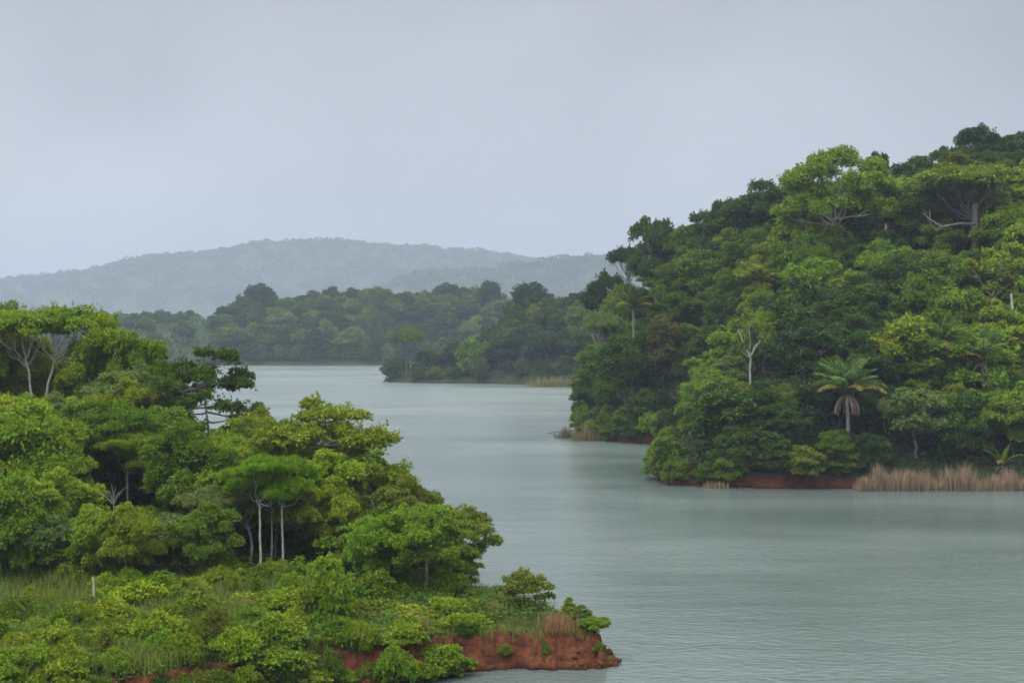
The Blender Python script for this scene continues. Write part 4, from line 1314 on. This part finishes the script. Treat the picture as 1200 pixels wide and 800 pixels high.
dead_wood("driftwood", [[(-2.4, 0, .05), (-.6, .2, .35), (1.2, 0, .4), (3.5, 0, .7)], [(-.6, .2, .35), (-1.6, .3, .9)], [(1.2, 0, .4), (.4, 0, 1.3)], [(0, 0, .2), (1.5, -.4, 1.2)]],
          [(.14, .16), (.08, .03), (.08, .03), (.07, .02)], (x, 281, 0), "dark driftwood branch lying on water off the low spit", 'grey', "driftwood")
# broken bare trunks that show on the hillside
x, y, z = at_px(right_raw, 1036, 243)
zc = CAMZ + (HZ - 262) * 243 / F - z
dead_wood("dead_snag", [[(0, 0, 0), (.1, 0, zc * .6), (.3, 0, zc)], [(.15, 0, zc * .8), (.6, 0, zc * .95)]], [(.25, .12), (.08, .03)], (x, y, z), "short broken grey snag right of the spreading light tree's trunk", 'pale', "dead tree")
x, y, z = at_px(right_raw, 1188, 208)
zc = CAMZ + (HZ - 344) * 208 / F - z
dead_wood("dead_snag", [[(0, 0, 0), (.0, 0, zc * .6), (-.4, 0, zc)], [(0, 0, zc * .7), (.5, 0, zc * .85)]], [(.28, .14), (.08, .03)], (x, y, z), "leaning pale snag near the right edge under the feathery tree", 'pale', "dead tree")
# the long bare limb of the flat-topped tree
root = next(o for o, i in PLANTS if o.get("label", "").startswith("broad flat-topped olive"))
inv = 1.0 / np.array(root.scale)
def limb(pts, r0, r1):
    p = np.array(pts, float)
    v, q = tube(p, np.linspace(r0, r1, len(p)), 6)
    c, s_ = math.cos(-root.rotation_euler.z), math.sin(-root.rotation_euler.z)
    v = np.column_stack([v[:, 0] * c - v[:, 1] * s_, v[:, 0] * s_ + v[:, 1] * c, v[:, 2]]) * inv
    return v, q
zb = root.location.z
def hz(row): return CAMZ + (HZ - row) * 236 / F - zb
lv, lq = join([limb([(0, -1, hz(262)), (-3, -2, hz(262)), (-6, -2.5, hz(266)), (-8, -2.6, hz(258)), (-9.2, -2.6, hz(250))], .28, .08), limb([(-6, -2.5, hz(266)), (-7, -2.5, hz(270)), (-8.6, -2.5, hz(256))], .12, .05),
               limb([(-8, -2.6, hz(258)), (-8.1, -2.6, hz(246))], .09, .03), limb([(0, 0, 0), (0.3, -.5, hz(275)), (0, -1, hz(240)), (1.0, -1, hz(228))], .75, .4)])
mesh_obj("bare_limb", mesh_from("bare_limb", lv, lq, M_BARK, smooth=True), root, (0.26, 0.23, 0.2))

# ------------------------------------------------------------------ labels for the plants that came out of the loops
SHAPE = {'round': 'rounded', 'tall': 'tall-crowned', 'umbrella': 'flat-topped', 'layered': 'tiered', 'bushy': 'bushy', 'sparse': 'open-crowned', 'feather': 'feathery', 'spreading': 'spreading'}
LANDMARKS = {
    'left': [(45, 380, "pale-trunked umbrella trees"), (242, 430, "dark spreading tree"), (385, 490, "tall tiered tree"), (318, 570, "feathery pair"), (150, 530, "broad feathery tree"), (530, 620, "leaning lakeside tree"), (20, 620, "left edge"), (110, 660, "pale post")],
    'bank': [(25, 785, "lower left corner"), (10, 725, "left edge"), (170, 770, "leafy foreground bank"), (109, 705, "pale post"), (250, 775, "bleached dead branch"), (258, 695, "bare stick"), (385, 700, "tall yellow-green shrub"), (500, 700, "lakeside trees")],
    'right': [(985, 230, "spreading light tree"), (1140, 230, "flat-topped olive tree"), (768, 275, "domed skyline tree"), (993, 440, "tallest palm"), (1120, 400, "yellowing palm"), (880, 400, "white bare trunk"), (776, 385, "brownish tree"), (1100, 550, "dry reeds"), (920, 565, "red bank"), (700, 505, "low spit")],
    'shore': [(920, 560, "red bank"), (770, 545, "first point's tip"), (700, 505, "low spit"), (755, 515, "cove between the points"), (838, 565, "small dry reed tuft")],
    'mid': [(625, 360, "tallest headland tree"), (476, 410, "flat-topped headland tree"), (648, 445, "reed bed"), (560, 440, "headland shore")],
    'far': [(306, 350, "domed far-shore tree"), (326, 380, "straw-coloured crown"), (450, 345, "far-shore skyline"), (572, 345, "far skyline's right end"), (400, 420, "far waterline"), (130, 365, "pale-trunked trees")]}
BASE = {'left': "in the peninsula wood", 'bank': "on the near bank", 'right': "on the hillside", 'shore': "at the waterline", 'mid': "on the headland", 'far': "in the far-shore forest"}
ORD = ["first", "second", "third", "fourth", "fifth", "sixth", "seventh", "eighth", "ninth", "tenth", "eleventh", "twelfth", "thirteenth", "fourteenth", "fifteenth", "sixteenth", "seventeenth", "eighteenth"]
buckets = {}
for o, i in PLANTS:
    if i.get('fixed'): continue
    lm = min(LANDMARKS[i['zone']], key=lambda q: (q[0] - i['px']) ** 2 + (q[1] - i['py']) ** 2)
    dx, dy = i['px'] - lm[0], i['py'] - lm[1]
    u = 14 if i['zone'] in ('mid', 'far') else 22
    if abs(dx) < u and abs(dy) < u: rel = "beside"
    elif lm[2] == "leafy foreground bank": rel = "on"
    elif abs(dx) > abs(dy) * 1.2: rel = "left of" if dx < 0 else "right of"
    else: rel = "above" if dy < 0 else "below"
    if lm[2] in ("left edge", "lower left corner"): rel = "by"
    if lm[2] == "leafy foreground bank": rel = "on"
    noun = "shrub" if i['zone'] in ('bank', 'shore') else "tree"
    size = "" if i['zone'] in ('bank', 'shore') else ("small " if i['h'] < (6.5 if i['zone'] in ('left', 'right') else 9) else "")
    shape = "" if i['zone'] in ('bank', 'shore') else ({'umbrella': 'flat-topped'}.get(i['style'], SHAPE[i['style']]) + " ")
    base = f"{size}{i['tone']} {shape}{noun} {rel} the {lm[2]}"
    buckets.setdefault((base, i['zone']), []).append((o, i))
for (base, zone), v in buckets.items():
    if len(v) == 1:
        v[0][0]["label"] = f"{base} {BASE[zone]}" if len(base.split()) < 10 else base
        continue
    v.sort(key=lambda q: q[1]['px'])
    for k, (o, i) in enumerate(v):
        o["label"] = f"{base}, " + (("left", "right")[k] + " one of two" if len(v) == 2 else "leftmost such" if k == 0 else f"{ORD[min(k, 17)]} from the left")
